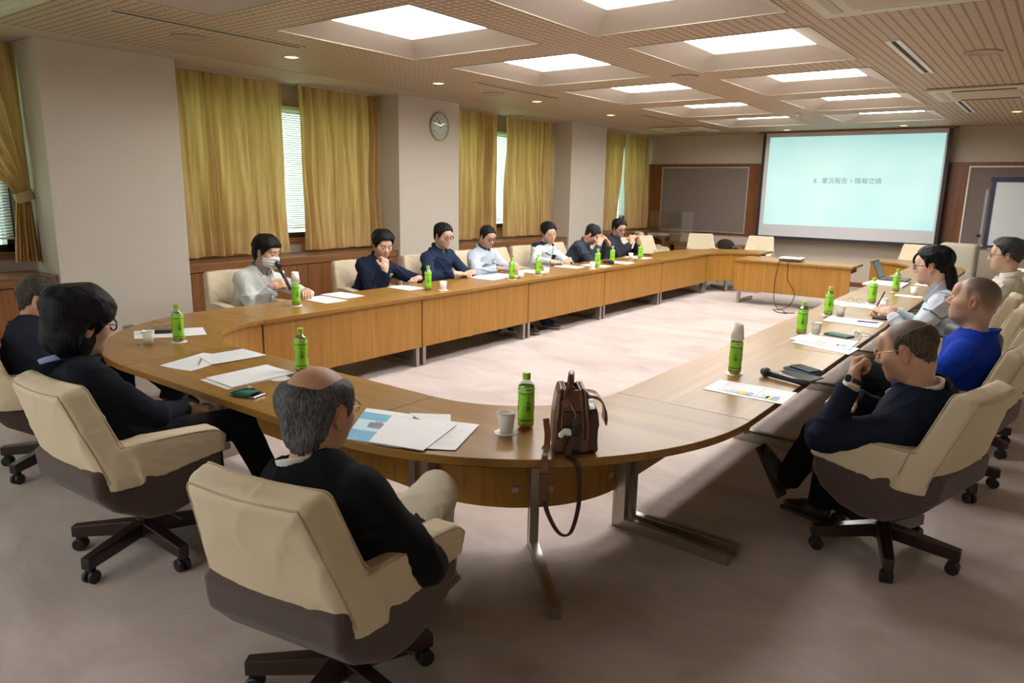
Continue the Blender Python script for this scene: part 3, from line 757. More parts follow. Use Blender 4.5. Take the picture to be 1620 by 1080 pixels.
# podium table with the projector
o = empty('podium_table', (-3.30, 11.52, 0), 0, 'free-standing wooden table inside the ring, carrying the projector', 'table')
obj('table_top', BM((-.90, .90, 0, .72, TZ-.036, TZ)), W_top[0], o, bevel=.003)
obj('modesty_panel', BM((-.88, .88, .028, .046, .215, TZ-.03)), W_pan, o)
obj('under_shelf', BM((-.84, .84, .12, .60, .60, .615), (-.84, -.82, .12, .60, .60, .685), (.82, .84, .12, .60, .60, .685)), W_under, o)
for sx in (-.80, .80): tleg(sx, 0, math.pi/2, o)
# ================================================================== covered swivel armchairs
M_cov = mat('slip cover cotton', (.70, .59, .42), .85, nscale=4, namt=.05, bump=.15, bscale=600)
M_covw = mat('white slip cover', (.78, .75, .66), .85, nscale=4, namt=.04, bump=.15, bscale=600)
M_shell = mat('brown tweed', (.085, .055, .05), .92, nscale=220, namt=.45, bump=.35, bscale=700, sheen=.2)
M_seatb = mat('brown seat', (.06, .042, .036), .9, nscale=200, namt=.4)
M_base = mat('dark lacquered wood', (.022, .011, .009), .3, coat=.3)
M_rub = mat('black castor', (.012, .012, .013), .45)
def back_f(X, Y, Z):
    # slab leaning back: up axis a, thickness axis t
    th = R(17); y, z = Y+.215, Z-.41
    s = z*math.cos(th)-y*math.sin(th); t = y*math.cos(th)+z*math.sin(th)
    t = t-.30*X*X
    L = .545; w = .298-.072*np.clip((s-.12)/.40, 0, 1)**.8+.22*np.clip(t+.066, 0, .14)
    qx = np.abs(X)-w+.036; qt = np.abs(t)-.068+.036+.010*np.clip(s/L, 0, 1); qs = np.abs(s-L/2)-L/2+.036
    return np.sqrt(np.maximum(qx, 0)**2+np.maximum(qt, 0)**2+np.maximum(qs, 0)**2)+np.minimum(np.maximum(np.maximum(qx, qt), qs), 0)-.036
def arm_f(poly, x0, x1, rnd=.022, slope=.22):
    p = poly2(poly); xc, hw = (x0+x1)/2, (x1-x0)/2
    def f(X, Y, Z):
        ax_ = np.abs(X)-.14*Y+slope*(.62-Z)*.3
        d1 = p(Y, Z)+rnd; d2 = np.abs(ax_-xc)-hw+rnd
        return np.minimum(np.maximum(d1, d2), 0)+np.sqrt(np.maximum(d1, 0)**2+np.maximum(d2, 0)**2)-rnd
    return f
LO, HI = V3((-.45, -.55, .2)), V3((.45, .42, 1.0))
arm_cov = (arm_f([(.235, .50), (.245, .605), (.20, .652), (-.05, .668), (-.26, .66), (-.27, .50), (-.24, .455), (-.05, .435)], .212, .328, .024), LO, HI, .02, 'u')
cov_prims = [(back_f, LO, HI, .0, 'u'), arm_cov]
fa, fb = folds(11, 26, .006, .05), folds(12, 55, .003, .03)
def cov_post(X, Y, Z, v):
    # the cover ends along a slanting hem
    hem = .470+.17*np.clip(Y+.12, 0, .5)-.0*Y
    return np.maximum(v, (hem-Z))
me_cov = sdf_mesh('slip_cover', cov_prims, .0085, disp=lambda X, Y, Z: fa(X, Y, Z)+fb(X, Y, Z), post=cov_post)
sh_poly = [(.232, .60), (.225, .45), (.19, .37), (.10, .30), (.0, .268), (-.10, .275), (-.25, .36), (-.325, .45), (-.335, .56), (-.30, .58), (-.22, .56)]
psh = poly2(sh_poly)
def shell_f(X, Y, Z):
    w = .285+.14*np.clip(Z-.26, 0, .22)+.12*Y
    d1 = psh(Y, Z)+.03; d2 = np.abs(X)-w+.03
    d = np.minimum(np.maximum(d1, d2), 0)+np.sqrt(np.maximum(d1, 0)**2+np.maximum(d2, 0)**2)-.03
    inn = np.maximum(np.maximum(np.abs(X)-.215-.12*Y, .36-Z), -.20-Y)
    return np.maximum(d, -inn)
me_shell = sdf_mesh('lower_shell', [(shell_f, LO, HI, 0, 'u')], .0095)
me_seat = sdf_mesh('seat_cushion', [rbox((0, .055, .415), (.215, .255, .062), None, .05, 0)], .012)
covF = field(cov_prims)
def make_chair(white=False):
    o = empty('swivel_armchair', (0, 0, 0), 0, 'x', 'chair')
    link('slip_cover', me_cov.copy() if white else me_cov, M_covw if white else M_cov, o)
    link('lower_shell', me_shell.copy() if white else me_shell, M_shell, o); link('seat_cushion', me_seat.copy() if white else me_seat, M_seatb, o)
    # piping along the seams, laid onto the cover's surface
    th = R(17); bm = bmesh.new()
    def bp_(x, s, t):
        t = t+.30*x*x; return Vector((x, -.215-s*math.sin(th)+t*math.cos(th), .41+s*math.cos(th)+t*math.sin(th)))
    for t, d_ in ((-.064, 0), (.062, .028)):
        pts = [bp_(sg*(w_), s, t) for sg, w_, s in [(-1, .30+d_, .12), (-1, .285+d_, .22), (-1, .262+d_, .34), (-1, .240+d_, .45), (-1, .222+d_, .535), (-1, .20, .55), (-1, .06, .55), (1, .06, .55), (1, .20, .55), (1, .222+d_, .535), (1, .240+d_, .45), (1, .262+d_, .34), (1, .285+d_, .22), (1, .30+d_, .12)]]
        if t > 0 and False: continue
        P = [project(covF, p) for p in spline(pts, 4)]
        tube(P, .0035, 5, bm)
    for sg in (-1, 1):
        P = [project(covF, p) for p in spline([Vector((sg*.30, -.22, .66)), Vector((sg*.32, -.10, .66)), Vector((sg*.34, .08, .655)), Vector((sg*.355, .18, .645)), Vector((sg*.36, .245, .61)), Vector((sg*.35, .245, .56))], 4)]
        tube(P, .0035, 5, bm)
        P = [project(covF, p) for p in spline([Vector((sg*.20, -.10, .66)), Vector((sg*.225, .08, .655)), Vector((sg*.24, .18, .645)), Vector((sg*.245, .245, .61)), Vector((sg*.25, .245, .56))], 4)]
        tube(P, .003, 5, bm)
    obj('piping', bm, mat('piping tan', (.50, .41, .29), .85) if not white else mat('piping white', (.62, .60, .52), .85), o, smooth=True)
    obj('gas_column', lathe([(0, .265), (.10, .265), (.10, .245), (.035, .235), (.035, .17), (.05, .165), (.055, .09), (.04, .085), (0, .085)], 20), M_base, o, smooth=False)
    obj('height_lever', tube([(.06, 0, .245), (.20, .03, .235), (.27, .04, .225)], .006, 6), M_rub, o)
    for k in range(5):
        a = 2*math.pi*k/5; bm = bmesh.new()
        v = []
        for x, w_, z0, z1 in ((.03, .030, .095, .165), (.18, .027, .083, .148), (.345, .024, .072, .128)):
            v.append([bm.verts.new((x, s*w_, z)) for s, z in ((-1, z0), (1, z0), (1, z1), (-1, z1))])
        for A, B in zip(v, v[1:]):
            for i in range(4): bm.faces.new((A[i], A[(i+1) % 4], B[(i+1) % 4], B[i]))
        bm.faces.new(v[0]); bm.faces.new(v[-1][::-1])
        l = obj('base_leg', bm, M_base, o, bevel=.005); l.rotation_euler = (0, 0, a); l['k'] = k
        bm = bmesh.new()
        for s in (-1, 1):
            w2 = lathe([(0, -.011), (.027, -.011), (.031, -.006), (.031, .006), (.027, .011), (0, .011)], 20)
            xform(w2, Matrix.Translation((.318, s*.017, .031)) @ Matrix.Rotation(R(90), 4, 'X')); addbm(bm, w2)
        box(bm, .30, .332, -.012, .012, .03, .075)
        obj('caster', bm, M_rub, l, smooth=False)
    return o
protoC = make_chair(False); protoW = make_chair(True); used = {protoC: False, protoW: False}
def chair(x, y, head, lab, white=False, base=0, group=None):
    """head: direction faced, degrees left of +y"""
    p = protoW if white else protoC
    o = p if not used[p] else copy_tree(p); used[p] = True
    o.location = (x, y, 0); o.rotation_euler = (0, 0, R(head)); o['label'] = lab
    if group: o['group'] = group
    elif 'group' in o: del o['group']
    for c in o.children:
        if c.name.startswith('base_leg'):
            c.rotation_euler[2] = c['k']*2*math.pi/5+R(base)
    return o
G = 'cream covered swivel chairs'
CH = 'cream covered swivel armchair '
chair(-1.80, 1.43, 11, CH+'in the foreground, holding the grey-haired man', base=-12, group=G)
chair(-3.36, 1.50, 3, CH+'under the black-haired man in glasses, near left', base=-1, group=G)
chair(-4.86, 1.70, -18, CH+'cut by the left edge, under the man in the dark suit', base=25, group=G)
chair(-.51, 3.80, 75, CH+'under the bald man in the navy suit', base=-6, group=G)
chair(-.42, 5.03, 80, CH+'under the man in the bright blue jacket', base=14, group=G)
chair(-.38, 5.98, 78, CH+'behind the man in blue, holding a black looped bag', base=30, group=G)
chair(-.50, 6.85, 85, CH+'under the man writing with a pen', base=5, group=G)
chair(-.60, 7.62, 88, CH+'between the two men in pale jackets, holding a bag', base=50, group=G)
chair(-.42, 8.50, 84, CH+'under the man in the beige jacket, far right', base=5, group=G)
CWL = 'cream covered swivel armchair '
for i, (y, l, hd, dx) in enumerate(((3.92, 'under the masked speaker', -88, -.02), (5.42, 'under the man with a hand at his mouth', -92, 0), (6.50, 'under the man in navy with glasses', -92, 0), (7.36, 'under the man with round glasses', -88, 0), (8.72, 'under the man in white and navy', -96, 0), (9.62, 'under the man hiding his face in his hands', -90, 0), (10.82, 'under the man with glasses and clasped hands', -90, 0))):
    chair(-6.13+dx, y, hd, CH+l, base=13*i, group=G)
GW = 'empty white covered swivel chairs'
CW = 'empty white covered swivel armchair '
chair(-6.10, 8.06, -90, CH+'empty, beside the man with round glasses', base=22, group=G)
chair(-6.02, 11.75, -95, CW+'just past the last seated man, window side', True, base=10, group=GW)
chair(-6.10, 12.55, -104, CW+'by the far left curve, before the window side end', True, base=40, group=GW)
chair(-5.75, 13.98, -146, CW+'behind the far left curve, farther from the screen', True, base=25, group=GW)
chair(-4.72, 14.12, -176, CW+'behind the far left curve, nearest to the screen', True, base=5, group=GW)
chair(-6.83, 13.98, -50, CH+'pushed into the back corner, left one', base=10, group=G)
chair(-6.86, 13.15, -70, CH+'pushed into the back corner, right one', base=10, group=G)
chair(-1.98, 14.05, 176, CW+'by the far right curve, behind the writing man', True, base=15, group=GW)
chair(-.62, 10.35, 100, CW+'before the face of the beige-jacket man', True, base=15, group=GW)
chair(-.30, 11.6, 80, CW+'at the far right edge behind the beige-jacket man', True, base=55, group=GW)
# ================================================================== things on the tables
T0 = TZ+.0005
# clear plastic
m, nt, b = nmat('clear plastic'); MATS['clear'] = m
nt.nodes.remove(b); g = nt.nodes.new('ShaderNodeBsdfGlossy'); g.inputs['Roughness'].default_value = .08
tr = nt.nodes.new('ShaderNodeBsdfTransparent'); tr.inputs[0].default_value = (.80, .90, .80, 1); ms = nt.nodes.new('ShaderNodeMixShader'); ms.inputs[0].default_value = .22
nt.links.new(tr.outputs[0], ms.inputs[1]); nt.links.new(g.outputs[0], ms.inputs[2]); nt.links.new(ms.outputs[0], nt.nodes['Material Output'].inputs[0])
M_tea = mat('tea', (.62, .36, .03), .12, trans=.35, ior=1.33)
M_lab = mat('label green', (.30, .74, .04), .3, nscale=14, namt=.12)
M_lab2 = mat('label light green', (.45, .82, .12), .3)
M_lab3 = mat('label dark green', (.10, .42, .03), .3)
M_cap = mat('cap green', (.36, .60, .04), .35)
M_ink = mat('brush ink', (.01, .02, .01), .6)
M_red = mat('seal red', (.55, .10, .05), .6)
def make_bottle():
    o = empty('tea_bottle', (0, 0, 0), 0, 'x', 'bottle')
    obj('bottle_body', lathe([(0, .004), (.026, .0), (.034, .006), (.0365, .014), (.0365, .030), (.0355, .034), (.0355, .19), (.034, .197), (.026, .208), (.016, .217), (.0145, .221), (.0145, .232), (0, .232)], 36), MATS['clear'], o, smooth=True)
    obj('tea', lathe([(0, .006), (.025, .003), (.033, .009), (.0355, .015), (.0352, .031), (.034, .04), (0, .04)], 36), M_tea, o, smooth=True)
    bm = bmesh.new(); P = [(.0368, .028, 0), (.0372, .034, 2), (.0362, .044, 0), (.0372, .050, 0), (.0362, .056, 0), (.0355, .10, 0), (.0366, .158, 2), (.0362, .166, 1), (.0368, .172, 1), (.0372, .186, 1), (.036, .192, 1)]
    n = 36; rings = [[bm.verts.new((r*math.cos(2*math.pi*i/n), r*math.sin(2*math.pi*i/n), z)) for i in range(n)] for r, z, _ in P]
    for k, (A, B) in enumerate(zip(rings, rings[1:])):
        for i in range(n): bm.faces.new((A[i], A[(i+1) % n], B[(i+1) % n], B[i])).material_index = P[k][2]
    l = obj('label_sleeve', bm, [M_lab, M_lab2, M_lab3], o, smooth=True)
    for a in (0, 1.35, 2.7, -1.6):
        for s_, sz, x, z, mt in (('お', .022, .003, .118, M_ink), ('茶', .027, .003, .092, M_ink), ('お', .010, .002, .146, M_ink), ('い', .010, .006, .136, M_ink), ('茶', .006, -.006, .075, M_red)):
            text_mesh(s_, sz, 'label_lettering', mt, l, Matrix.Translation((0, 0, 0)), bend=(.0372, a), ext=.0003).location = (0, 0, z)
        text_mesh('緑茶飲料', .0065, 'label_lettering', M_ink, l, None, bend=(.0374, a+.1), ext=.0002).location = (0, 0, .180)
    obj('cap', lathe([(.0155, .221), (.018, .222), (.018, .228), (.0172, .2285), (.0178, .231), (.0178, .250), (.0165, .2525), (0, .2525)], 32), M_cap, o, smooth=False, bevel=0)
    return o
M_cup = mat('paper cup', (.90, .88, .82), .55)
def make_cup():
    o = empty('paper_cup', (0, 0, 0), 0, 'x', 'cup')
    obj('cup_wall', lathe([(0, .006), (.0275, .006), (.0275, .0), (.0285, 0), (.0385, .088), (.0385, .088), (.037, .088), (.027, .010), (0, .010)], 36), M_cup, o, smooth=True)
    obj('rolled_rim', tube([(.0385*math.cos(a), .0385*math.sin(a), .0885) for a in [2*math.pi*i/36 for i in range(36)]], .0018, 6, closed=True), M_cup, o, smooth=True)
    return o
M_coast = mat('coaster white', (.86, .86, .84), .7)
me_coaster = None
def coaster(x, y, lab):
    global me_coaster
    if me_coaster is None:
        t_ = obj('paper_coaster', lathe([(0, 0), (.051, 0), (.053, .001), (.051, .002), (0, .002)], 36), M_coast); me_coaster = t_.data; o = t_
    else: o = link('paper_coaster', me_coaster)
    o.location = (x, y, T0); tag(o, lab, 'coaster', 'white paper coasters'); return .0022
_pb = _pc = None
def bottle(x, y, lab, coast=None, rz=0):
    global _pb
    if _pb is None: _pb = make_bottle(); o = _pb
    else: o = copy_tree(_pb)
    z = T0+(coaster(x, y, coast) if coast else 0)
    # turn one of the letterings towards the camera side
    o.location = (x, y, z); o.rotation_euler = (0, 0, math.atan2(-x, y)+rz); o['label'] = lab; o['group'] = 'green tea bottles'; return o
def cup(x, y, lab, coast=None, invert=None):
    global _pc
    if _pc is None: _pc = make_cup(); o = _pc
    else: o = copy_tree(_pc)
    z = T0+(coaster(x, y, coast) if coast else 0)
    if invert is not None: o.rotation_euler = (math.pi, 0, 0); z = invert+.0895
    o.location = (x, y, z); o['label'] = lab; o['group'] = 'white paper cups'; return o
WH = 'green tea bottle '
bottle(-4.621, 2.40, WH+'on the near left curved corner, beside a cup', 'coaster under the bottle on the near left curve', .3)
bottle(-3.36, 2.45, WH+'just behind the bald crown of the grey-haired man', None, .1)
bottle(-1.796, 2.49, WH+'in the foreground, between a paper cup and the leather bag', None, .25)
b4 = bottle(-5.303, 3.84, WH+'capped by an upside-down cup, before the masked speaker', 'coaster under the bottle of the masked speaker', 2.0)
bottle(-5.175, 5.38, WH+'before the man in navy with glasses, near a cup', None, 0)
bottle(-5.106, 6.73, WH+'standing before the man with round glasses', 'coaster before the man with round glasses', .5)
bottle(-5.143, 7.32, WH+'before the man in white and navy', 'coaster before the man in white and navy', .6)
bottle(-5.125, 8.74, WH+'nearest of three before the men with clasped hands', None, .2)
bottle(-5.226, 9.33, WH+'middle of three before the men with clasped hands', 'coaster beside the black microphone of the window row', .1)
bottle(-5.29, 10.34, WH+'farthest one on the window side, before empty chairs', 'farthest coaster on the window side', .3)
b11 = bottle(-1.424, 4.07, WH+'capped by an upside-down cup, before the bald man in navy', 'coaster under the capped bottle on the right side', .05)
bottle(-1.478, 5.62, WH+'beside a paper cup, before the man in bright blue', None, .1)
bottle(-1.549, 6.69, WH+'third on the right side, before a cup', 'coaster under the third bottle on the right side', .15)
bottle(-1.406, 7.77, WH+'beyond the folded glasses, before the man with the pen', 'coaster by the folded glasses on the right side', .2)
bottle(-1.384, 8.90, WH+'in front of the open laptop', 'coaster in front of the open laptop', .1)
WC = 'white paper cup '
cup(-4.703, 2.24, WC+'upright on the near left curved corner')
cup(-1.817, 2.375, WC+'beside the foreground bottle, on a coaster', 'coaster under the foreground cup')
cup(-5.058, 5.485, WC+'on a coaster before the man in navy with glasses', 'coaster under the cup of the man in navy with glasses')
cup(-5.07, 6.86, WC+'before the man with round glasses')
cup(-5.07, 7.40, WC+'before the man in white and navy')
cup(-5.045, 8.47, WC+'left of the three bottles before the clasped-hands men', 'coaster under the cup left of three bottles')
cup(-5.30, 9.03, WC+'between two bottles before the clasped-hands men')
cup(-5.393, 10.22, WC+'beside the farthest bottle of the window side')
cup(-5.303, 3.84, WC+'upside-down over the bottle of the masked speaker', invert=T0+.211)
cup(-1.424, 4.07, WC+'upside-down over the bottle before the bald man', invert=T0+.211)
cup(-1.39, 5.69, WC+'before the man in bright blue, right of a bottle', 'coaster under the cup before the man in bright blue')
cup(-1.455, 6.73, WC+'right of the third bottle on the right side')
cup(-1.256, 7.54, WC+'beside the hand of the man with the pen')
cup(-1.182, 8.76, WC+'right of the bottle by the open laptop')
coaster(-3.31, 2.27, 'lone paper coaster beside the head of the grey-haired man')
# ---- papers
M_pap = mat('paper', (.84, .85, .86), .6)
M_pap2 = mat('paper under', (.78, .80, .80), .6)
M_cb = mat('print blue', (.30, .48, .75), .6); M_cy = mat('print yellow', (.92, .74, .12), .6); M_cc = mat('print cyan', (.55, .78, .88), .6); M_cl = mat('print grey', (.55, .60, .66), .6); M_co = mat('print orange', (.90, .58, .20), .6)
ZS = {}
def sheet(q, lab, z=0, th=.0012, m=None, grp='loose white papers', name='paper_sheet'):
    """q: four corners (x,y) in order; print placed with u along q0->q1, v along q0->q3"""
    P = [Vector((*p, 0)) for p in q]; c = sum(P, Vector())/4
    o = empty(name, (c.x, c.y, T0+z), 0, lab, 'paper', grp)
    n = 6; bm = bmesh.new(); top, bot = [], []
    for j in range(n+1):
        for i in range(n+1):
            u, v = i/n, j/n; p = (P[0]*(1-u)+P[1]*u)*(1-v)+(P[3]*(1-u)+P[2]*u)*v-c
            lift = .0015*math.sin(3*u+2*v+c.x*9)**2*(abs(u-.5)+abs(v-.5))
            top.append(bm.verts.new((p.x, p.y, th+lift))); bot.append(bm.verts.new((p.x, p.y, lift*.6)))
    for j in range(n):
        for i in range(n):
            a = j*(n+1)+i
            bm.faces.new((top[a], top[a+1], top[a+n+2], top[a+n+1])); bm.faces.new((bot[a], bot[a+n+1], bot[a+n+2], bot[a+1]))
    for k in range(n):
        for A, B in ((k, k+1), (n*(n+1)+k+1, n*(n+1)+k), ((k+1)*(n+1), k*(n+1)), (k*(n+1)+n, (k+1)*(n+1)+n)):
            bm.faces.new((bot[A], bot[B], top[B], top[A]))
    obj('page', bm, m or M_pap, o)
    o['_q'] = [v for p in P for v in (p.x-c.x, p.y-c.y)]
    return o
def ink(o, rects, m, name, z=.0032):
    q = [Vector((o['_q'][2*i], o['_q'][2*i+1], 0)) for i in range(4)]; bm = bmesh.new()
    for u0, u1, v0, v1 in rects:
        B = []
        for zz in (z, z+.0003):
            B += [bm.verts.new(((q[0]*(1-u)+q[1]*u)*(1-v)+(q[3]*(1-u)+q[2]*u)*v).to_tuple()[:2]+(zz,)) for u, v in ((u0, v0), (u1, v0), (u1, v1), (u0, v1))]
        for f in ((3, 2, 1, 0), (4, 5, 6, 7), (0, 1, 5, 4), (1, 2, 6, 5), (2, 3, 7, 6), (3, 0, 4, 7)): bm.faces.new([B[i] for i in f])
    obj(name, bm, m, o)
def lines(o, n=9, u0=.08, u1=.92, v0=.1, v1=.9, seed=1):
    rg = random.Random(seed)
    ink(o, [(u0+.0, u0+(u1-u0)*rg.uniform(.4, 1), v0+(v1-v0)*i/n, v0+(v1-v0)*i/n+.006) for i in range(n)], M_cl, 'printed_text')
def chart(o):
    ink(o, [(.22+.07*i, .27+.07*i, .18, .18+.1*[1.2, 2, 1.6, 3, 2.2][i % 5]) for i in range(3)]+[(.62+.06*i, .66+.06*i, .18, .18+.1*[1, 2.4, 1.8][i % 3]) for i in range(3)], M_cc, 'printed_bars')
    ink(o, [(.40, .47, .16, .40), (.75, .81, .16, .38)], M_cy, 'printed_bars'); ink(o, [(.47, .52, .16, .36)], M_co, 'printed_bars'); ink(o, [(.53, .58, .14, .40), (.82, .90, .16, .42)], M_cb, 'printed_bars')
    ink(o, [(.16, .60, .12, .127), (.62, .93, .12, .127), (.16, .166, .12, .8), (.62, .626, .12, .8), (.1, .9, .86, .87)], M_cl, 'printed_axes')
s = sheet([(-5.191, 2.372), (-4.97, 2.77), (-4.70, 2.645), (-4.915, 2.245)], 'paper sheet under the glasses case on the near left curve'); lines(s, 7)
s = sheet([(-4.075, 1.99), (-3.82, 2.04), (-3.94, 2.40), (-4.20, 2.33)], 'crumpled white sheet with a pen on it, near left'); lines(s, 10)
s = sheet([(-4.12, 2.26), (-3.865, 2.19), (-3.84, 2.545), (-4.11, 2.55)], 'white sheet half under the one with a pen', z=.003, m=M_pap2); lines(s, 8)
s = sheet([(-3.615, 1.975), (-3.33, 1.965), (-3.33, 2.33), (-3.62, 2.35)], 'sheet peeking out under the thick white paper stack', m=M_pap2)
s = sheet([(-3.611, 2.01), (-3.332, 1.995), (-3.335, 2.385), (-3.618, 2.395)], 'thick white paper stack left of the bald crown', z=.0035, th=.004)
M_sea = mat('sea photo', (.12, .42, .72), .45, nscale=18, namt=.35, stretch=(1, 6, 1)); M_pur = mat('island purple', (.20, .16, .32), .5, nscale=30, namt=.5)
s = sheet([(-2.285, 1.865), (-2.03, 1.94), (-2.30, 2.29), (-2.545, 2.215)], 'printed cover with a blue sea photo, right of the grey-haired man')
ink(s, [(.0, .995, .0, .30), (.0, .995, .62, .86)], M_sea, 'sea_photo'); ink(s, [(.0, .995, .30, .62)], M_cc, 'sky_print'); ink(s, [(.25, .60, .40, .56), (.35, .5, .56, .60)], M_pur, 'island_print', .0036)
s = sheet([(-2.19, 2.24), (-2.05, 2.275), (-2.17, 2.40), (-2.33, 2.29)], 'white sheet peeking out behind the top one, foreground', z=.001, m=M_pap2)
s = sheet([(-1.945, 1.99), (-1.835, 2.06), (-1.965, 2.371), (-2.215, 2.276)], 'white sheet fanned out to the right, foreground', z=.003); lines(s, 10, .2, .9)
s = sheet([(-2.166, 1.893), (-1.924, 1.965), (-2.030, 2.285), (-2.346, 2.195)], 'top white sheet of the foreground papers', z=.0065, th=.003)
s = sheet([(-1.430, 3.62), (-1.005, 3.615), (-1.010, 3.89), (-1.435, 3.88)], 'colour bar chart sheet before the bald man in navy'); chart(s)
s = sheet([(-1.44, 5.255), (-1.02, 5.09), (-1.01, 5.36), (-1.43, 5.47)], 'plain sheet sticking out under the second bar chart', m=M_pap2)
s = sheet([(-1.478, 5.34), (-1.05, 5.25), (-1.068, 5.60), (-1.47, 5.62)], 'second colour bar chart sheet, before the man in blue', z=.003, th=.002); chart(s)
s = sheet([(-1.512, 6.36), (-1.071, 6.30), (-1.085, 6.63), (-1.515, 6.65)], 'white document with a blue pen on it, right side', th=.004); lines(s, 6)
s = sheet([(-1.735, 7.42), (-1.31, 7.35), (-1.311, 7.64), (-1.72, 7.68)], 'white document beside the folded glasses, right side', th=.003); lines(s, 6)
s = sheet([(-1.27, 7.33), (-1.10, 7.30), (-1.10, 7.62), (-1.28, 7.65)], 'small note under the writing hand'); lines(s, 4)
s = sheet([(-1.338, 8.56), (-1.08, 8.53), (-1.08, 8.70), (-1.344, 8.72)], 'narrow sheet before the bottle by the laptop')
s = sheet([(-1.813, 9.32), (-1.384, 9.34), (-1.389, 9.80), (-1.78, 9.87)], 'thick paper pile under the edge of the laptop', th=.02)
s = sheet([(-1.34, 9.77), (-1.13, 9.80), (-1.12, 10.05), (-1.33, 10.08)], 'white sheet right of the laptop')
for q, lab in (([(-5.64, 4.12), (-5.20, 4.09), (-5.214, 4.35), (-5.639, 4.37)], 'nearest white sheet before the masked speaker'), ([(-5.70, 4.41), (-5.30, 4.41), (-5.32, 4.65), (-5.70, 4.665)], 'second white sheet before the masked speaker'),
    ([(-5.64, 5.23), (-5.27, 5.215), (-5.30, 5.46), (-5.64, 5.45)], 'white sheet before the man with a hand at his mouth'), ([(-5.61, 6.50), (-5.19, 6.49), (-5.24, 6.78), (-5.62, 6.80)], 'white sheet beside the joined hands, window side'),
    ([(-5.60, 6.82), (-5.21, 6.83), (-5.24, 7.08), (-5.62, 7.10)], 'white sheet before the man with round glasses'), ([(-5.60, 7.44), (-5.20, 7.42), (-5.24, 7.70), (-5.62, 7.72)], 'white sheet before the man in white and navy'),
    ([(-5.58, 8.30), (-5.18, 8.30), (-5.22, 8.58), (-5.60, 8.62)], 'white sheet left of the three green bottles'), ([(-5.41, 8.72), (-5.0, 8.70), (-5.02, 8.98), (-5.43, 9.0)], 'white sheet under the nearest of three bottles'),
    ([(-5.40, 9.40), (-4.98, 9.37), (-5.02, 9.66), (-5.42, 9.68)], 'white sheet by the black microphone, window side'), ([(-5.59, 10.30), (-5.17, 10.27), (-5.20, 10.60), (-5.60, 10.66)], 'farthest white sheet of the window side')):
    s = sheet(q, lab); lines(s, 8, seed=len(lab))
# ---- pens
M_bluepen = mat('pen blue', (.03, .05, .16), .3); M_silver = mat('silver', (.6, .6, .6), .25, metal=.9)
def pen(a, b, lab, m, cat='pen'):
    a, b = Vector(a), Vector(b); o = empty('pen', a, 0, lab, cat); d = b-a
    obj('barrel', tube([d*0, d*.85, d*1.0], [.0055, .0055, .0015], 8), m, o, smooth=True)
    obj('clip', tube([d*.05+Vector((0, 0, .007)), d*.35+Vector((0, 0, .007))], .0012, 5), M_silver, o)
    return o
pen((-4.02, 2.215, T0+.0085), (-3.89, 2.125, T0+.0085), 'silver pen lying on the crumpled sheet', M_silver)
pen((-1.263, 6.474, T0+.0125), (-1.10, 6.512, T0+.0125), 'dark blue pen lying on a white document', M_bluepen)
# ---- phones, tablets, cases
M_scrn = mat('dark screen', (.010, .011, .014), .12); M_body = mat('phone body', (.05, .07, .12), .35)
def slab(x, y, z, L, W, th, rz, lab, name='smartphone', cat='phone', body=M_body, group=None):
    o = empty(name, (x, y, z), R(rz), lab, cat, group)
    obj('back_shell', BM((-L/2, L/2, -W/2, W/2, 0, th-.001)), body, o, bevel=min(.004, th*.45))
    obj('display', BM((-L/2+.006, L/2-.006, -W/2+.004, W/2-.004, th-.001, th+.0004)), M_scrn, o)
    return o
slab(-1.11, 4.262, T0, .235, .14, .010, -15, 'black tablet beside the microphone, right side', 'tablet', 'tablet', mat('tablet grey', (.12, .14, .17), .35))
slab(-1.128, 4.425, T0, .205, .115, .012, -16, 'blue cased phone under another phone, right side', body=mat('case blue', (.07, .12, .24), .4))
slab(-1.118, 4.425, T0+.0125, .175, .088, .010, -30, 'upper phone lying across the blue cased one')
slab(-1.12, 6.86, T0, .20, .17, .012, 8, 'black tablet on the right side before the man with the pen', 'tablet', 'tablet', mat('case black', (.02, .02, .02), .5))
slab(-5.61, 9.03, T0, .09, .18, .010, 20, 'black phone before the man hiding his face')
slab(-5.50, 11.02, T0, .13, .09, .02, 5, 'small dark case at the far end of the window side', 'small_case', 'case', mat('case brown', (.08, .05, .03), .5))
slab(-5.01, 2.455, T0+.0045, .20, .07, .022, 50, 'black glasses case on the near left curved corner', 'glasses_case', 'glasses case', mat('case black', (.02, .02, .02), .5))
o = slab(-3.17, 1.975, T0, .17, .085, .011, 14, 'phone wrapped in a green cord near the table edge', body=M_silver)
bm = bmesh.new()
for i in range(9):
    x = -.045+i*.011; tube([(x+.004*math.sin(k), .048*math.cos(k), .006+.013*math.sin(k)) for k in [2*math.pi*j/12 for j in range(12)]], .006, 6, bm, closed=True)
tube(spline([(-.05, -.045, .02), (-.03, .0, .024), (-.01, .04, .022), (.02, .055, .012)], 6), .005, 6, bm)
obj('cord_wrap', bm, mat('cord green', (.01, .13, .10), .7), o, smooth=True)
obj('earbud', lathe([(0, 0), (.01, .004), (.012, .012), (.006, .018), (0, .019)], 12, None, (-.01, .03, .022)), M_trimw, o, smooth=True)
o = slab(-1.235, 5.745, T0, .19, .105, .014, -18, 'teal open glasses case before the man in bright blue', 'glasses_case', 'glasses case', mat('case teal', (.09, .22, .20), .5))
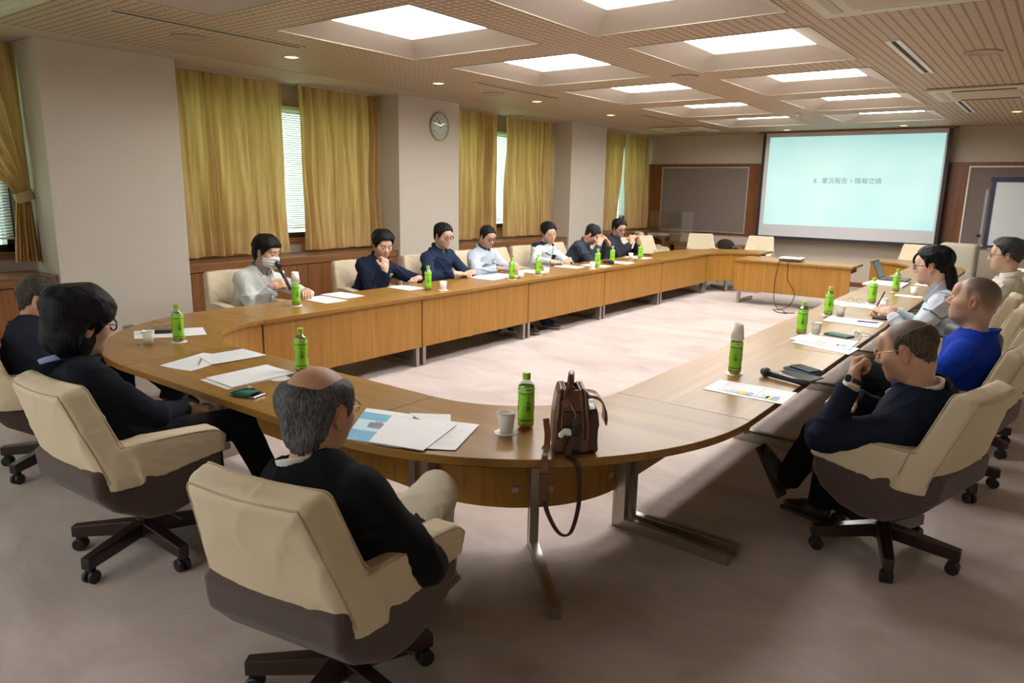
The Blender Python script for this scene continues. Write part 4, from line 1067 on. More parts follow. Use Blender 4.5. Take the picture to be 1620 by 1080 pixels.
def spectacles(x, y, z, rz, lab, m, sc=1.1, fold=True):
    o = empty('glasses', (x, y, z), R(rz), lab, 'glasses'); bm = bmesh.new()
    for sx in (-1, 1): tube([(sc*(sx*.033+.024*math.cos(a)), 0, sc*(.022+.020*math.sin(a))) for a in [2*math.pi*k/20 for k in range(20)]], .0018, 6, bm, closed=True)
    tube([(-.009*sc, 0, .03*sc), (0, 0, .034*sc), (.009*sc, 0, .03*sc)], .0018, 6, bm); obj('frame_front', bm, m, o, smooth=True)
    for sx in (-1, 1): obj('temple_arm', tube(spline([(sx*.058*sc, 0, .028*sc), (sx*.056*sc, .07*sc, .026*sc), (sx*.050*sc, .12*sc, .006)], 5), .0016, 6), m, o, smooth=True)
    for sx in (-1, 1): obj('lens', xform(lathe([(0, 0), (.022*sc, 0), (.022*sc, .001), (0, .001)], 18), Matrix.Translation((sx*.033*sc, .0005, .022*sc)) @ Matrix.Rotation(R(90), 4, 'X')), MATS['glass'], o)
    return o
M_gold = mat('gold wire', (.45, .32, .16), .3, metal=.8); M_bfr = mat('black frame', (.015, .015, .017), .3)
spectacles(-5.19, 2.57, T0, 65, 'thin wire glasses on the table by the black glasses case', M_gold)
spectacles(-1.10, 5.72, T0, -60, 'dark framed glasses leaning by the teal glasses case', M_bfr, 1.2)
spectacles(-1.53, 7.63, T0+.004, -8, 'folded thin glasses lying on the right side documents', M_gold, 1.2)
# ---- microphones
def microphone(tip, tail, lab):
    """tip = centre of the grille ball, tail = end of the handle"""
    t_, e = Vector(tip), Vector(tail); L = (e-t_).length; o = empty('microphone', t_, 0, lab, 'microphone')
    q = (t_-e).normalized().to_track_quat('Z', 'Y'); M_ = q.to_matrix().to_4x4()
    obj('grille', xform(lathe([(0, .030), (.016, .026), (.026, .012), (.028, -.002), (.026, -.018), (.020, -.028), (0, -.028)], 24), M_), mat('mic grille', (.05, .055, .07), .45, metal=.6, bump=.8, bscale=900), o, smooth=True)
    obj('grille_ring', xform(lathe([(.0285, -.004), (.0295, 0), (.0285, .004), (.0285, -.004)], 24), M_), mat('mic ring', (.15, .16, .2), .3, metal=.8), o, smooth=True)
    obj('handle', xform(lathe([(0, -.028), (.021, -.030), (.019, -.09), (.0165, -L*.6), (.016, -L+.004), (.013, -L), (0, -L)], 24), M_), mat('mic body', (.018, .019, .024), .3), o, smooth=True)
    obj('switch', xform(BM((-.005, .005, .017, .021, -.11, -.085)), M_), M_silver, o)
    return o
microphone((-1.262, 4.13, T0+.028), (-1.00, 4.04, T0+.018), 'black wireless microphone lying on the right table')
microphone((-5.14, 9.19, T0+.028), (-5.36, 9.30, T0+.017), 'black microphone lying among the three bottles')
MIC = microphone((-5.845, 4.045, 1.035), (-5.70, 4.075, .80), 'black microphone held up to the white face mask')
# ---- laptop
o = empty('laptop', (-1.72, 9.98, T0+.021), 0, 'open dark laptop on the right side, on a paper pile', 'laptop')
M_lap = mat('laptop body', (.035, .04, .045), .4)
obj('base', BM((0, .30, -.17, .19, 0, .018)), M_lap, o, bevel=.004)
obj('keyboard', BM((.03, .17, -.15, .17, .018, .020)), mat('keys', (.015, .016, .018), .6), o); obj('touchpad', BM((.19, .27, -.04, .06, .018, .0188)), mat('pad', (.06, .065, .07), .4), o)
lid = xform(BM((-.006, .0, -.17, .19, 0, .235)), Matrix.Translation((0, 0, .016)) @ Matrix.Rotation(R(-24), 4, 'Y')); ld = obj('lid', lid, M_lap, o, bevel=.002)
obj('lid_display', xform(BM((.0, .001, -.155, .175, .015, .22)), Matrix.Translation((0, 0, .016)) @ Matrix.Rotation(R(-24), 4, 'Y')), mat('laptop display', (.03, .06, .06), .15, emit=(.25, .45, .42), estr=.18), ld)
# ---- projector and its cables
o = empty('projector', (-3.36, 11.80, T0), R(4), 'small flat white projector on the free-standing table', 'projector')
obj('lower_body', BM((-.17, .17, -.12, .12, .012, .040)), mat('projector dark', (.06, .065, .07), .5), o, bevel=.006)
obj('top_cover', BM((-.175, .175, -.125, .125, .040, .062)), mat('projector white', (.82, .83, .84), .4), o, bevel=.008)
obj('projection_lens', xform(lathe([(0, 0), (.03, 0), (.032, .02), (.024, .022), (0, .016)], 20), Matrix.Translation((.06, .12, .038)) @ Matrix.Rotation(R(-90), 4, 'X')), M_scrn, o)
for sx, sy in ((-.14, -.1), (.14, -.1), (0, .1)): obj('foot', lathe([(0, 0), (.012, 0), (.012, .014), (0, .014)], 10, None, (sx, sy, 0)), M_rub, o)
for pts, lab in (([(-3.46, 11.68, .75), (-3.47, 11.53, .735), (-3.475, 11.50, .66), (-3.50, 11.49, .4), (-3.47, 11.44, .12), (-3.36, 11.33, .008), (-3.24, 11.22, .007), (-3.18, 11.05, .007), (-3.05, 11.10, .007)], 'black cable hanging off the projector table, left one'),
                 ([(-3.34, 11.68, .75), (-3.335, 11.53, .735), (-3.325, 11.50, .66), (-3.30, 11.49, .45), (-3.17, 11.44, .26), (-3.20, 11.36, .08), (-3.33, 11.30, .008), (-3.40, 11.22, .007), (-3.28, 11.02, .007), (-3.12, 10.98, .007)], 'black cable hanging off the projector table, right one')):
    tag(obj('power_cable', tube(spline(pts, 8), .006, 6), M_rub, None, smooth=True), lab, 'cable')
# ---- leather satchel in the foreground
M_lea = mat('brown leather', (.115, .036, .016), .28, nscale=18, namt=.35, bump=.25, bscale=220, coat=.3)
M_lea2 = mat('dark leather', (.05, .016, .010), .3, nscale=20, namt=.3, bump=.25, bscale=220, coat=.3)
M_lea3 = mat('tan leather', (.20, .075, .032), .3, nscale=14, namt=.3, bump=.2, bscale=220, coat=.3)
M_brass = mat('brass', (.50, .36, .16), .25, metal=.95)
o = empty('leather_bag', (-1.50, 2.39, T0), R(38), 'brown leather shoulder bag standing at the table edge, strap hanging down', 'bag')
def bagf(X, Y, Z):
    wy = .090-.016*np.clip(Z/.27, 0, 1)**1.6+.006*np.sin(np.clip(Z/.27, 0, 1)*3.1); wx = .074-.016*np.clip(Z/.27, 0, 1)**2+.006*np.sin(np.clip(Z/.27, 0, 1)*3.1)
    q = [np.abs(X)-wx+.022, np.abs(Y)-wy+.022, np.abs(Z-.134)-.134+.022]
    return np.sqrt(sum(np.maximum(a, 0)**2 for a in q))+np.minimum(np.maximum(np.maximum(q[0], q[1]), q[2]), 0)-.022
bf = folds(5, 32, .006, .02)
bag_p = [(bagf, V3((-.10, -.11, -.02)), V3((.10, .11, .29)), 0, 'u')]
def bag_post(X, Y, Z, v): return np.maximum(v, -np.maximum(np.maximum(np.abs(X)-.026, np.abs(Y)-.055), .225-Z))
link('bag_body', sdf_mesh('bag_body', bag_p, .0035, disp=lambda X, Y, Z: bf(X, Y, Z), post=bag_post), M_lea, o)
bgF = field(bag_p); pj = lambda p, off=0: project(bgF, p)
link('front_pocket', sdf_mesh('front_pocket', [rbox((.084, .0, .088), (.026, .068, .084), None, .014, .0), rbox((.088, 0, .172), (.018, .064, .014), None, .01, .01)], .0035, disp=lambda X, Y, Z: bf(X, Y, Z)), M_lea2, o)
link('end_panel', sdf_mesh('end_panel', [rbox((0, -.084, .10), (.040, .010, .085), None, .009, 0)], .003, disp=lambda X, Y, Z: bf(X, Y, Z)*.5), M_lea2, o)
bm = bmesh.new()
vs = [[bm.verts.new((x, sy*.062, z)) for sy in (-1, 0, 1)] for x, z in [(.052, .232), (.078, .238), (.108, .230), (.130, .206), (.142, .176), (.146, .146), (.143, .120)]]
for a, b_ in zip(vs, vs[1:]):
    for k in (0, 1): bm.faces.new((a[k], a[k+1], b_[k+1], b_[k]))
fl = obj('pocket_flap', bm, M_lea3, o, smooth=True); sm = fl.modifiers.new('s', 'SOLIDIFY'); sm.thickness = .005
for sx in (-1, 1):
    for dx, mt, r_z in ((.0, M_lea3, .0055), (.013, M_dark, .003), (.024, M_lea3, .0045)):
        P = [pj(p) for p in spline([(sx*(.066-dx), -.10, .07), (sx*(.064-dx), -.10, .17), (sx*(.056-dx), -.085, .25), (sx*(.052-dx), -.05, .285), (sx*(.052-dx), .05, .285), (sx*(.056-dx), .085, .25), (sx*(.064-dx), .10, .17)], 7)]
        obj('zip_band', tube(P, r_z, 6), mt, o, smooth=True)
    obj('side_pull', tube([pj((sx*.06, -.10, .22)), pj((sx*.062, -.105, .18))+Vector((0, -.008, 0)), pj((sx*.062, -.105, .15))+Vector((0, -.006, 0))], .0045, 6), M_lea3, o)
obj('carry_handle', tube(spline([(-.010, -.050, .262), (-.010, -.052, .290), (-.006, -.030, .312), (.0, .010, .318), (.004, .040, .300), (.004, .046, .262)], 7), .0125, 10), M_lea, o, smooth=True)
for y_ in (-.050, .046): obj('handle_ring', tube([(.014*math.cos(a), y_, .262+.014*math.sin(a)) for a in [2*math.pi*k/14 for k in range(14)]], .0025, 6, closed=True), M_brass, o, smooth=True)
obj('leather_tag', lathe([(0, 0), (.017, 0), (.017, .003), (0, .003)], 18, None, (0, 0, 0)), M_lea3, o).matrix_local = Matrix.Translation((-.030, -.098, .222)) @ Matrix.Rotation(R(75), 4, 'X')
def bl(p):   # world -> bag frame
    d = Vector(p)-Vector((-1.50, 2.39, T0)); c, s_ = math.cos(R(38)), math.sin(R(38)); return Vector((c*d.x+s_*d.y, -s_*d.x+c*d.y, d.z))
obj('swivel_clasp', tube(spline([(-.01, -.100, .222), (-.004, -.108, .205), (.004, -.110, .19), (.010, -.108, .175), (.006, -.106, .160)], 5), .0036, 6), M_brass, o, smooth=True)
obj('shoulder_strap', tube(spline([(.006, -.108, .165), (.010, -.112, .10), bl((-1.44, 2.285, .735)), bl((-1.392, 2.262, .727)), bl((-1.378, 2.270, .700)), bl((-1.380, 2.286, .642)), bl((-1.380, 2.285, .535)), bl((-1.397, 2.271, .431)), bl((-1.42, 2.252, .407)), bl((-1.446, 2.23, .432)), bl((-1.475, 2.206, .508)), bl((-1.484, 2.198, .562))], 7), 0, flat=(.0035, .0125)), M_lea2, o)
obj('shoulder_pad', tube([bl((-1.484, 2.196, .555)), bl((-1.486, 2.194, .61)), bl((-1.486, 2.196, .672))], 0, flat=(.006, .021)), M_lea, o, bevel=.003)
obj('strap_end', tube(spline([bl((-1.486, 2.197, .668)), bl((-1.488, 2.196, .715)), bl((-1.500, 2.215, .735)), bl((-1.530, 2.270, .750)), bl((-1.548, 2.300, .790)), bl((-1.565, 2.315, .830)), bl((-1.572, 2.320, .850))], 6), 0, flat=(.004, .013)), M_lea3, o)
obj('strap_buckle', tube([tuple(bl((-1.520, 2.235, .742))), tuple(bl((-1.548, 2.262, .742))), tuple(bl((-1.540, 2.275, .765))), tuple(bl((-1.512, 2.248, .765)))], .003, 6, closed=True), M_brass, o)
link('knotted_cloth', sdf_mesh('knotted_cloth', [ell((-.014, -.108, .105), (.020, .012, .015)), rcone((-.03, -.108, .112), (-.045, -.112, .095), .009, .012, .01)], .003), mat('white cloth', (.78, .78, .76), .8), o)
link('dark_knot', sdf_mesh('dark_knot', [ell((.012, -.108, .108), (.026, .014, .022))], .004), M_rub, o)
# ---- far furniture
tag(obj('acrylic_screen', BM((-7.2, -6.2, 14.45, 14.455, .74, 1.36)), None), 'thin clear acrylic screen before the corner curtain', 'acrylic screen')
ac_ = bpy.data.objects['acrylic_screen']
m, nt, b = nmat('smoky acrylic'); nt.nodes.remove(b); g = nt.nodes.new('ShaderNodeBsdfGlossy'); g.inputs['Roughness'].default_value = .05
tr = nt.nodes.new('ShaderNodeBsdfTransparent'); tr.inputs[0].default_value = (.86, .86, .84, 1); ms = nt.nodes.new('ShaderNodeMixShader'); ms.inputs[0].default_value = .10
nt.links.new(tr.outputs[0], ms.inputs[1]); nt.links.new(g.outputs[0], ms.inputs[2]); nt.links.new(ms.outputs[0], nt.nodes['Material Output'].inputs[0]); ac_.data.materials.append(m)
o = empty('side_cabinet', (-7.05, 14.90, 0), 0, 'dark brown low cabinet in the back corner with papers on it', 'cabinet')
obj('body', BM((-.26, .26, -.28, .26, 0, .80)), M_cab, o); obj('cabinet_top', BM((-.28, .28, -.60, .28, .80, .84)), M_wood_b, o); obj('door', BM((-.24, -.005, -.295, -.28, .05, .78)), M_cab, o); obj('door', BM((.005, .24, -.295, -.28, .05, .78)), M_cab, o)
obj('leg', BM((-.27, -.23, -.59, -.55, 0, .80)), M_wood_b, o); obj('leg', BM((.23, .27, -.59, -.55, 0, .80)), M_wood_b, o)
for i, (x, l_) in enumerate(((-7.15, 'paper pile on the dark cabinet, left one'), (-6.93, 'paper pile on the dark cabinet, right one'))):
    tag(obj('paper_pile', obox((x, 14.6, .86), (.09, .13, .018), R(10*i)), M_pap2), l_, 'paper')
o = empty('side_table', (-6.2, 14.85, 0), 0, 'plain brown table against the back wall below the left pin board', 'table')
obj('table_top', BM((-.55, .95, -.25, .30, .66, .69)), wood('side table wood', (.26, .12, .04), (.36, .18, .07), 0, .4), o); obj('apron', BM((-.52, .92, -.22, -.20, .48, .66)), wood('side table wood', (.26, .12, .04), (.36, .18, .07), 0, .4), o)
for sx, sy in ((-.5, -.2), (.9, -.2), (-.5, .25), (.9, .25)): obj('leg', BM((sx-.02, sx+.02, sy-.02, sy+.02, 0, .66)), M_cab, o)
M_scb = mat('dark chair back', (.03, .018, .016), .5)
for x, l_ in ((-6.1, 'dark rounded chair back behind the left white chair'), (-5.5, 'dark rounded chair back between the two far white chairs')):
    o = empty('stacking_chair', (x, 14.66, 0), math.pi, l_, 'chair', 'dark chairs at the back wall')
    link('backrest', sdf_mesh('backrest', [ell((0, .12, .72), (.19, .025, .12)), ], .008), M_scb, o); link('seat', sdf_mesh('seat', [rbox((0, -.08, .44), (.20, .20, .03), None, .025)], .012), M_scb, o)
    for sx, sy in ((-.17, -.24), (.17, -.24), (-.17, .13), (.17, .13)): obj('leg', tube([(sx, sy, 0), (sx, sy, .42 if sy < 0 else .70)], .011, 8), M_steel, o)
# covered piece of furniture at the back right
cf = folds(77, 14, .02, .08)
o = tag(link('covered_furniture', sdf_mesh('covered_furniture', [rbox((0, 0, .56), (.27, .24, .45), None, .05, 0)], .018, disp=lambda X, Y, Z: cf(X, Y, Z)*.8), mat('dust sheet', (.50, .46, .37), .9), None, (-1.33, 14.15, 0)), 'large piece of furniture under a beige dust sheet, below the screen', 'covered furniture')
# dark bags on the chairs of the right side
M_bagk = mat('black nylon', (.012, .015, .02), .5, bump=.2, bscale=300)
def dark_bag(x, y, z, rz, sc, lab):
    o = empty('black_bag', (x, y, z), R(rz), lab, 'bag'); f_ = folds(int(abs(x*100)), 22, .006, .03)
    link('bag_body', sdf_mesh('bag_body', [rbox((0, 0, .15*sc), (.09*sc, .17*sc, .15*sc), None, .05*sc, 0)], .010, disp=lambda X, Y, Z: f_(X, Y, Z)), M_bagk, o)
    obj('carry_handle', tube(spline([(0, -.07*sc, .29*sc), (0, -.05*sc, .37*sc), (0, .05*sc, .37*sc), (0, .07*sc, .29*sc)], 5), .011*sc, 8), M_bagk, o, smooth=True)
    obj('zip_line', tube([(-.092*sc, -.12*sc, .22*sc), (-.094*sc, 0, .24*sc), (-.092*sc, .12*sc, .22*sc)], .004, 5), mat('zip grey', (.12, .13, .14), .4), o)
dark_bag(-.40, 5.92, .482, 30, 1.32, 'black bag with a loop handle behind the man in bright blue')
dark_bag(-.62, 7.62, .482, 10, 1.35, 'black bag between the two men in pale jackets')
# ================================================================== people
def npv(v): return np.array(v, float)
def nrm(v): v = npv(v); return v/max(np.linalg.norm(v), 1e-9)
M_skin = vcmat('skin', .48, bump=.12, bscale=260, namt=.06, nscale=26, sss=.12)
M_cloth = vcmat('work cloth', .88, bump=.18, bscale=700, sheen=0, spec=.2, namt=.07, nscale=9)
M_suit = vcmat('suit cloth', .92, bump=.15, bscale=900, sheen=0, spec=.15, namt=.10, nscale=14)
M_knit = vcmat('knit wool', .95, bump=.7, bscale=420, sheen=.04, spec=.1, namt=.25, nscale=120)
M_shoe = mat('shoe leather', (.012, .010, .009), .35, nscale=12, namt=.3)
M_hairs = {}
def hairmat(col):
    if col in M_hairs: return M_hairs[col]
    m, nt, b = nmat('hair'); t = nt.nodes.new('ShaderNodeTexCoord'); mp = nt.nodes.new('ShaderNodeMapping'); mp.inputs['Scale'].default_value = (1, 1, .22)
    n = nt.nodes.new('ShaderNodeTexNoise'); n.inputs['Scale'].default_value = 170; n.inputs['Detail'].default_value = 4
    nt.links.new(t.outputs['Object'], mp.inputs[0]); nt.links.new(mp.outputs[0], n.inputs['Vector'])
    r_ = nt.nodes.new('ShaderNodeValToRGB'); r_.color_ramp.elements[0].position = .35; r_.color_ramp.elements[1].position = .7
    r_.color_ramp.elements[0].color = (*[c*.35 for c in col], 1); r_.color_ramp.elements[1].color = (*[min(1, c*1.5) for c in col], 1)
    nt.links.new(n.outputs['Fac'], r_.inputs[0]); nt.links.new(r_.outputs[0], b.inputs['Base Color']); b.inputs['Roughness'].default_value = .55; b.inputs['Specular IOR Level'].default_value = .18
    bp = nt.nodes.new('ShaderNodeBump'); bp.inputs['Strength'].default_value = .8; bp.inputs['Distance'].default_value = .004; nt.links.new(n.outputs['Fac'], bp.inputs['Height']); nt.links.new(bp.outputs[0], b.inputs['Normal'])
    M_hairs[col] = m; return m
def sstep(x, a, b): t = np.clip((x-a)/(b-a), 0, 1); return t*t*(3-2*t)
def head_prims(H, M, q, jaw=1.0, full=True):
    """H centre, M rows right/forward/up, q scale"""
    def W(p): return H+q*(p[0]*M[0]+p[1]*M[1]+p[2]*M[2])
    E = lambda c, r, k=.02, op='u', MM=None: ell(W(c), npv(r)*q, M if MM is None else MM, k*q, op)
    C = lambda a, b, ra, rb, k=.01, op='u': rcone(W(a), W(b), ra*q, rb*q, k*q, op)
    P = [E((0, -.014, .034), (.077, .095, .083), .0), E((0, .022, -.022), (.068*jaw, .068, .074), .03), E((0, .028, -.066), (.057*jaw, .054, .046), .03),
         E((0, .068, -.092), (.022, .018, .019), .03), E((0, -.045, -.045), (.058, .045, .055), .03)]
    if full:
        for s in (-1, 1):
            P += [E((s*.043*jaw, .052, -.018), (.023, .022, .020), .03)]
        P += [C((-.034, .079, .027), (.034, .079, .027), .013, .013, .02), E((0, .072, .05), (.05, .022, .03), .02),
              C((0, .087, .016), (0, .107, -.022), .0075, .0125, .014), E((0, .104, -.027), (.0125, .011, .009), .006)]
        for s in (-1, 1):
            P += [E((s*.011, .094, -.030), (.008, .011, .0075), .006)]
            P += [E((s*.031, .098, .008), (.019, .017, .012), .015, 's')]
            P += [E((s*.031, .0775, .006), (.0165, .0135, .012), .004)]
            P += [E((s*.031, .0935, .002), (.0125, .008, .0022), .0015, 's')]
        P += [C((-.017, .083, -.0555), (0, .0925, -.052), .0045, .0055, .004), C((.017, .083, -.0555), (0, .0925, -.052), .0045, .0055, .004),
              C((-.015, .083, -.0605), (0, .0915, -.064), .0045, .006, .004), C((.015, .083, -.0605), (0, .0915, -.064), .0045, .006, .004),
              E((0, .097, -.0575), (.020, .010, .0012), .001, 's')]
        for s in (-1, 1):
            a = R(20)*s
            MM = np.array([math.cos(a)*M[0]-math.sin(a)*M[1], math.sin(a)*M[0]+math.cos(a)*M[1], M[2]])
            P += [E((s*.079, -.012, -.004), (.0085, .0185, .032), .006, 'u', MM), E((s*.087, -.007, .000), (.006, .0095, .018), .004, 's', MM), E((s*.076, -.010, -.030), (.007, .010, .010), .006)]
    return P
def hand_prims(Wp, d, n, s, side, curl=.4, spread=.0, thumb=.4, k=.006):
    """Wp wrist, d towards the fingers, n palm normal, side towards the thumb"""
    d = nrm(d); n = nrm(npv(n)-d*(npv(n)@d)); sd = np.cross(d, n)*side
    M = np.array([sd, d, n]); Wp = npv(Wp); P = [rcone(Wp-d*.01*s, Wp+d*.025*s, .026*s, .028*s, .015*s), rbox(Wp+d*.052*s, (.040*s, .044*s, .0145*s), M, .013*s, .012*s)]
    P.append(ell(Wp+d*.035*s+sd*.024*s+n*.010*s, (.020*s, .030*s, .016*s), M, .012*s))
    if isinstance(curl, (int, float)): curl = [curl]*4
    for i, (off, L) in enumerate(((.030, .072), (.010, .081), (-.010, .075), (-.029, .060))):
        p = Wp+d*.090*s+sd*off*s-n*(0.0 if i in (1, 2) else .002)*s; c = curl[i]
        dr = nrm(d+sd*(spread*(1.5-i))); ang = 0; r_ = .0092*s
        for f_, b_ in ((.45, 72), (.32, 92), (.26, 55)):
            ang += R(b_)*c; v = dr*math.cos(ang)+n*math.sin(ang); p2 = p+v*L*f_*s; P.append(rcone(p, p2, r_, r_*.92, .0035*s)); p = p2; r_ *= .92
    p = Wp+d*.028*s+sd*.032*s+n*.004*s; v = nrm(sd*(.75-.35*thumb)+d*.62+n*(.15+.5*thumb))
    for L, r_ in ((.036, .0125), (.030, .0105)):
        p2 = p+v*L*s; P.append(rcone(p, p2, r_*s, r_*.9*s, .006*s)); p = p2; v = nrm(v+d*.25-sd*.45*thumb+n*.25*thumb)
    return P
def ik(S_, W_, a, b, hint):
    S_, W_, hint = npv(S_), npv(W_), npv(hint); D = W_-S_; L = np.linalg.norm(D)
    if L > (a+b)*.998: W_ = S_+D/L*(a+b)*.998; D = W_-S_; L = np.linalg.norm(D)
    u = D/L; x = (a*a-b*b+L*L)/(2*L); h = math.sqrt(max(a*a-x*x, 0)); p = hint-u*(hint@u); p = p/max(np.linalg.norm(p), 1e-6)
    return S_+u*x+p*h, W_
HAIRLINES = {  # az (0 front .. pi back) -> z of the hairline in head metres
    'short': ([0, .45, .75, .95, 1.15, 1.3, 1.42, 1.55, 1.9, 2.05, 2.5, 3.14], [.080, .078, .062, .030, .0, -.018, -.022, .026, .026, -.02, -.06, -.068]),
    'nape': ([0, .45, .75, .95, 1.15, 1.3, 1.42, 1.55, 1.9, 2.05, 2.5, 3.14], [.080, .078, .062, .030, .0, -.018, -.022, .026, .026, -.03, -.085, -.102]),
    'bangs': ([0, .45, .8, 1.1, 1.3, 1.42, 1.55, 1.9, 2.05, 2.5, 3.14], [.056, .054, .040, .012, -.012, -.018, .020, .022, -.045, -.09, -.095]),
    'long': ([0, .45, .8, 1.1, 1.3, 1.5, 1.7, 1.95, 2.2, 2.6, 3.14], [.06, .05, .02, -.01, -.02, -.012, -.010, -.05, -.10, -.125, -.13]),
    'high': ([0, .45, .8, 1.1, 1.3, 1.42, 1.55, 1.9, 2.05, 2.5, 3.14], [.100, .092, .070, .045, .01, -.006, .032, .030, -.005, -.04, -.05]),
}
NP = [0]
def person(name_lab, pos, hb, head, hy, pitch=8, roll=0, s=1.12, q=1.2, pelvis=(0, -.10, .56), arms=None, legs=None, skin=(.64, .40, .29),
           jacket=(.02, .03, .07), jmat=None, jcol=None, trousers=(.015, .016, .02), hair=('short', (.012, .011, .012), .018), holes=(), neckc=None, collar=None,
           glasses=None, mask=False, shoe=None, detail=1, bulk=0, fold=.006, extra=None, jaw=1.0, lookup=0, shoulders=1.0, buzz=False, browc=(.012, .010, .010), sleeve_gap=.0, ncol=None, jopen=None):
    NP[0] += 1; sid = NP[0]*17
    h = R(hb); fwd = npv((-math.sin(h), math.cos(h), 0)); rt = npv((math.cos(h), math.sin(h), 0)); up = npv((0, 0, 1))
    O = npv((pos[0], pos[1], 0)); root = empty('person', tuple(O), 0, name_lab, 'person')
    Lc = lambda p: rt*p[0]+fwd*p[1]+up*p[2]                      # body-local -> relative to root
    Wd = lambda p: npv(p)-O                                      # world -> relative to root
    H = Wd(head); a = R(hy); pf = R(-pitch); ro = R(roll)
    hf = npv((-math.sin(a)*math.cos(pf), math.cos(a)*math.cos(pf), math.sin(pf))); hr = npv((math.cos(a), math.sin(a), 0)); hu = np.cross(hr, hf)
    hr, hu = math.cos(ro)*hr-math.sin(ro)*hu, math.sin(ro)*hr+math.cos(ro)*hu
    HM = np.array([hr, hf, hu])
    P0 = Lc(pelvis); N = H-hu*.115*q-hf*.035*q-up*.055*q-fwd*.01
    T = N-P0; L = np.linalg.norm(T); u = T/L; r_ = nrm(rt-u*(rt@u)); f_ = np.cross(u, r_)
    TM = np.array([r_, f_, u]); b_ = bulk
    sw = .178*s*shoulders
    shp = {'L': N-u*.073*s-r_*sw, 'R': N-u*.073*s+r_*sw}
    def torso(e, k=.04):
        w = shoulders
        return [ell(P0+u*.02, npv((.168*s+b_, .128*s+b_, .11*s))+e, TM, .0), ell(P0+u*.30*L+f_*.012, npv((.155*s+b_, .118*s+b_*1.3, .19*s))+e, TM, k),
                ell(P0+u*.62*L, npv((.172*s*w+b_*.5, .118*s+b_*.5, .19*s))+e, TM, k), ell(N-u*.115*s, npv((.165*s*w, .092*s, .085*s))+e, TM, k),
                rcone(N-u*.078*s-r_*sw*.93, N-u*.078*s+r_*sw*.93, .056*s+e, .056*s+e, k), rcone(N-u*.055*s, N-u*.070*s-r_*sw*.8, .042*s+e, .045*s+e, k), rcone(N-u*.055*s, N-u*.070*s+r_*sw*.8, .042*s+e, .045*s+e, k)]
    A = {}
    for sd in 'LR':
        sg = -1 if sd == 'L' else 1
        spec = (arms or {}).get(sd) or dict(w=Lc((sg*.13, .26, .60)), hint=Lc((sg*1, -.3, -.6)), d=fwd-rt*sg*.5, n=-up)
        w_ = Wd(spec['W']) if 'W' in spec else npv(spec['w']) if 'w' in spec else Lc(spec['l'])
        hint = Lc(spec['h']) if 'h' in spec else spec.get('hint', Lc((sg, -.3, -.6)))
        E_, w_ = ik(shp[sd], w_, .30*s, .255*s, hint)
        d_ = Lc(spec['dl']) if 'dl' in spec else spec['d']; n_ = Lc(spec['nl']) if 'nl' in spec else spec['n']
        A[sd] = (E_, w_, nrm(d_), nrm(n_), spec)
    G_ = {}
    for sd in 'LR':
        sg = -1 if sd == 'L' else 1
        spec = (legs or {}).get(sd) or dict(k=(sg*.13, .36, .56), a=(sg*.12, .42, .11), t=(sg*.15, 1, 0))
        G_[sd] = (P0+r_*sg*.09*s-u*.01, Lc(spec['k']), Lc(spec['a']), nrm(Lc(spec['t'])), spec)
    # ---- body: one continuous surface
    prims = torso(-.016)
    prims += [rcone(N-u*.03*s, H-hu*.055*q-hf*.02*q, .058*q*.95, .053*q, .03)]
    hp = head_prims(H, HM, q, jaw); hp[0] = (*hp[0][:3], .02, 'u'); prims += hp
    fine = []
    for sd in 'LR':
        sg = -1 if sd == 'L' else 1
        E_, w_, d_, n_, spec = A[sd]
        prims += [rcone(shp[sd], E_, .050*s, .040*s, .02), rcone(E_, w_, .040*s, .0265*s, .015)]
        side = 1 if sd == 'R' else -1
        prims += hand_prims(w_, d_, n_, s*1.06, side, spec.get('curl', .35), spec.get('spread', 0), spec.get('thumb', .4))
        if not spec.get('hidden'):
            c = w_+d_*.09*s; fine.append((c-.135*s, c+.135*s, .0042 if detail >= 2 else .006))
        hip, kn, an, td, _ = G_[sd]
        prims += [rcone(hip, kn, .082*s, .054*s, .02), rcone(kn, an, .052*s, .036*s, .02), rcone(an, an+td*.10*s+nrm(an-kn)*.03, .028*s, .020*s, .02)]
    hh = .150*q; fs = {3: .0034, 2: .0040, 1: .0052}[detail]
    fine.append((H-hh, H+hh, fs))
    lipc = npv((skin[0]*.86, skin[1]*.62, skin[2]*.62)); sk = npv(skin); dk = sk*npv((.80, .72, .70))
    def bodycol(x, y, z):
        p = (np.stack([x, y, z], 1)-H)@HM.T/q
        c = np.tile(sk, (len(x), 1))
        lm = np.clip(1-((p[:, 0]/.019)**2+((p[:, 1]-.093)/.014)**2+((p[:, 2]+.058)/.011)**2), 0, 1)**.5
        c += (lipc-sk)*np.clip(lm*1.3, 0, 1)[:, None]
        ee = sum(np.clip(1-(((p[:, 0]-s_*.080)/.014)**2+((p[:, 1]+.01)/.022)**2+((p[:, 2])/.036)**2), 0, 1) for s_ in (-1, 1))
        c += (sk*npv((1.05, .80, .76))-sk)*np.clip(ee*1.5, 0, 1)[:, None]
        # shaven beard area and a slightly ruddy nose/cheek
        bd = np.clip((-.03-p[:, 2])/.03, 0, 1)*np.clip((p[:, 1]-.0)/.04, 0, 1)*(1-np.clip(lm*3, 0, 1))*(np.abs(p[:, 2]) < .13)*(np.abs(p[:, 0]) < .09)
        c += (sk*npv((.88, .90, .95))-sk)*bd[:, None]
        ck = np.clip(1-(((np.abs(p[:, 0])-.04)/.025)**2+((p[:, 1]-.07)/.03)**2+((p[:, 2]+.02)/.022)**2), 0, 1)
        c += (sk*npv((1.06, .90, .86))-sk)*ck[:, None]
        X3 = np.stack([x, y, z], 1)
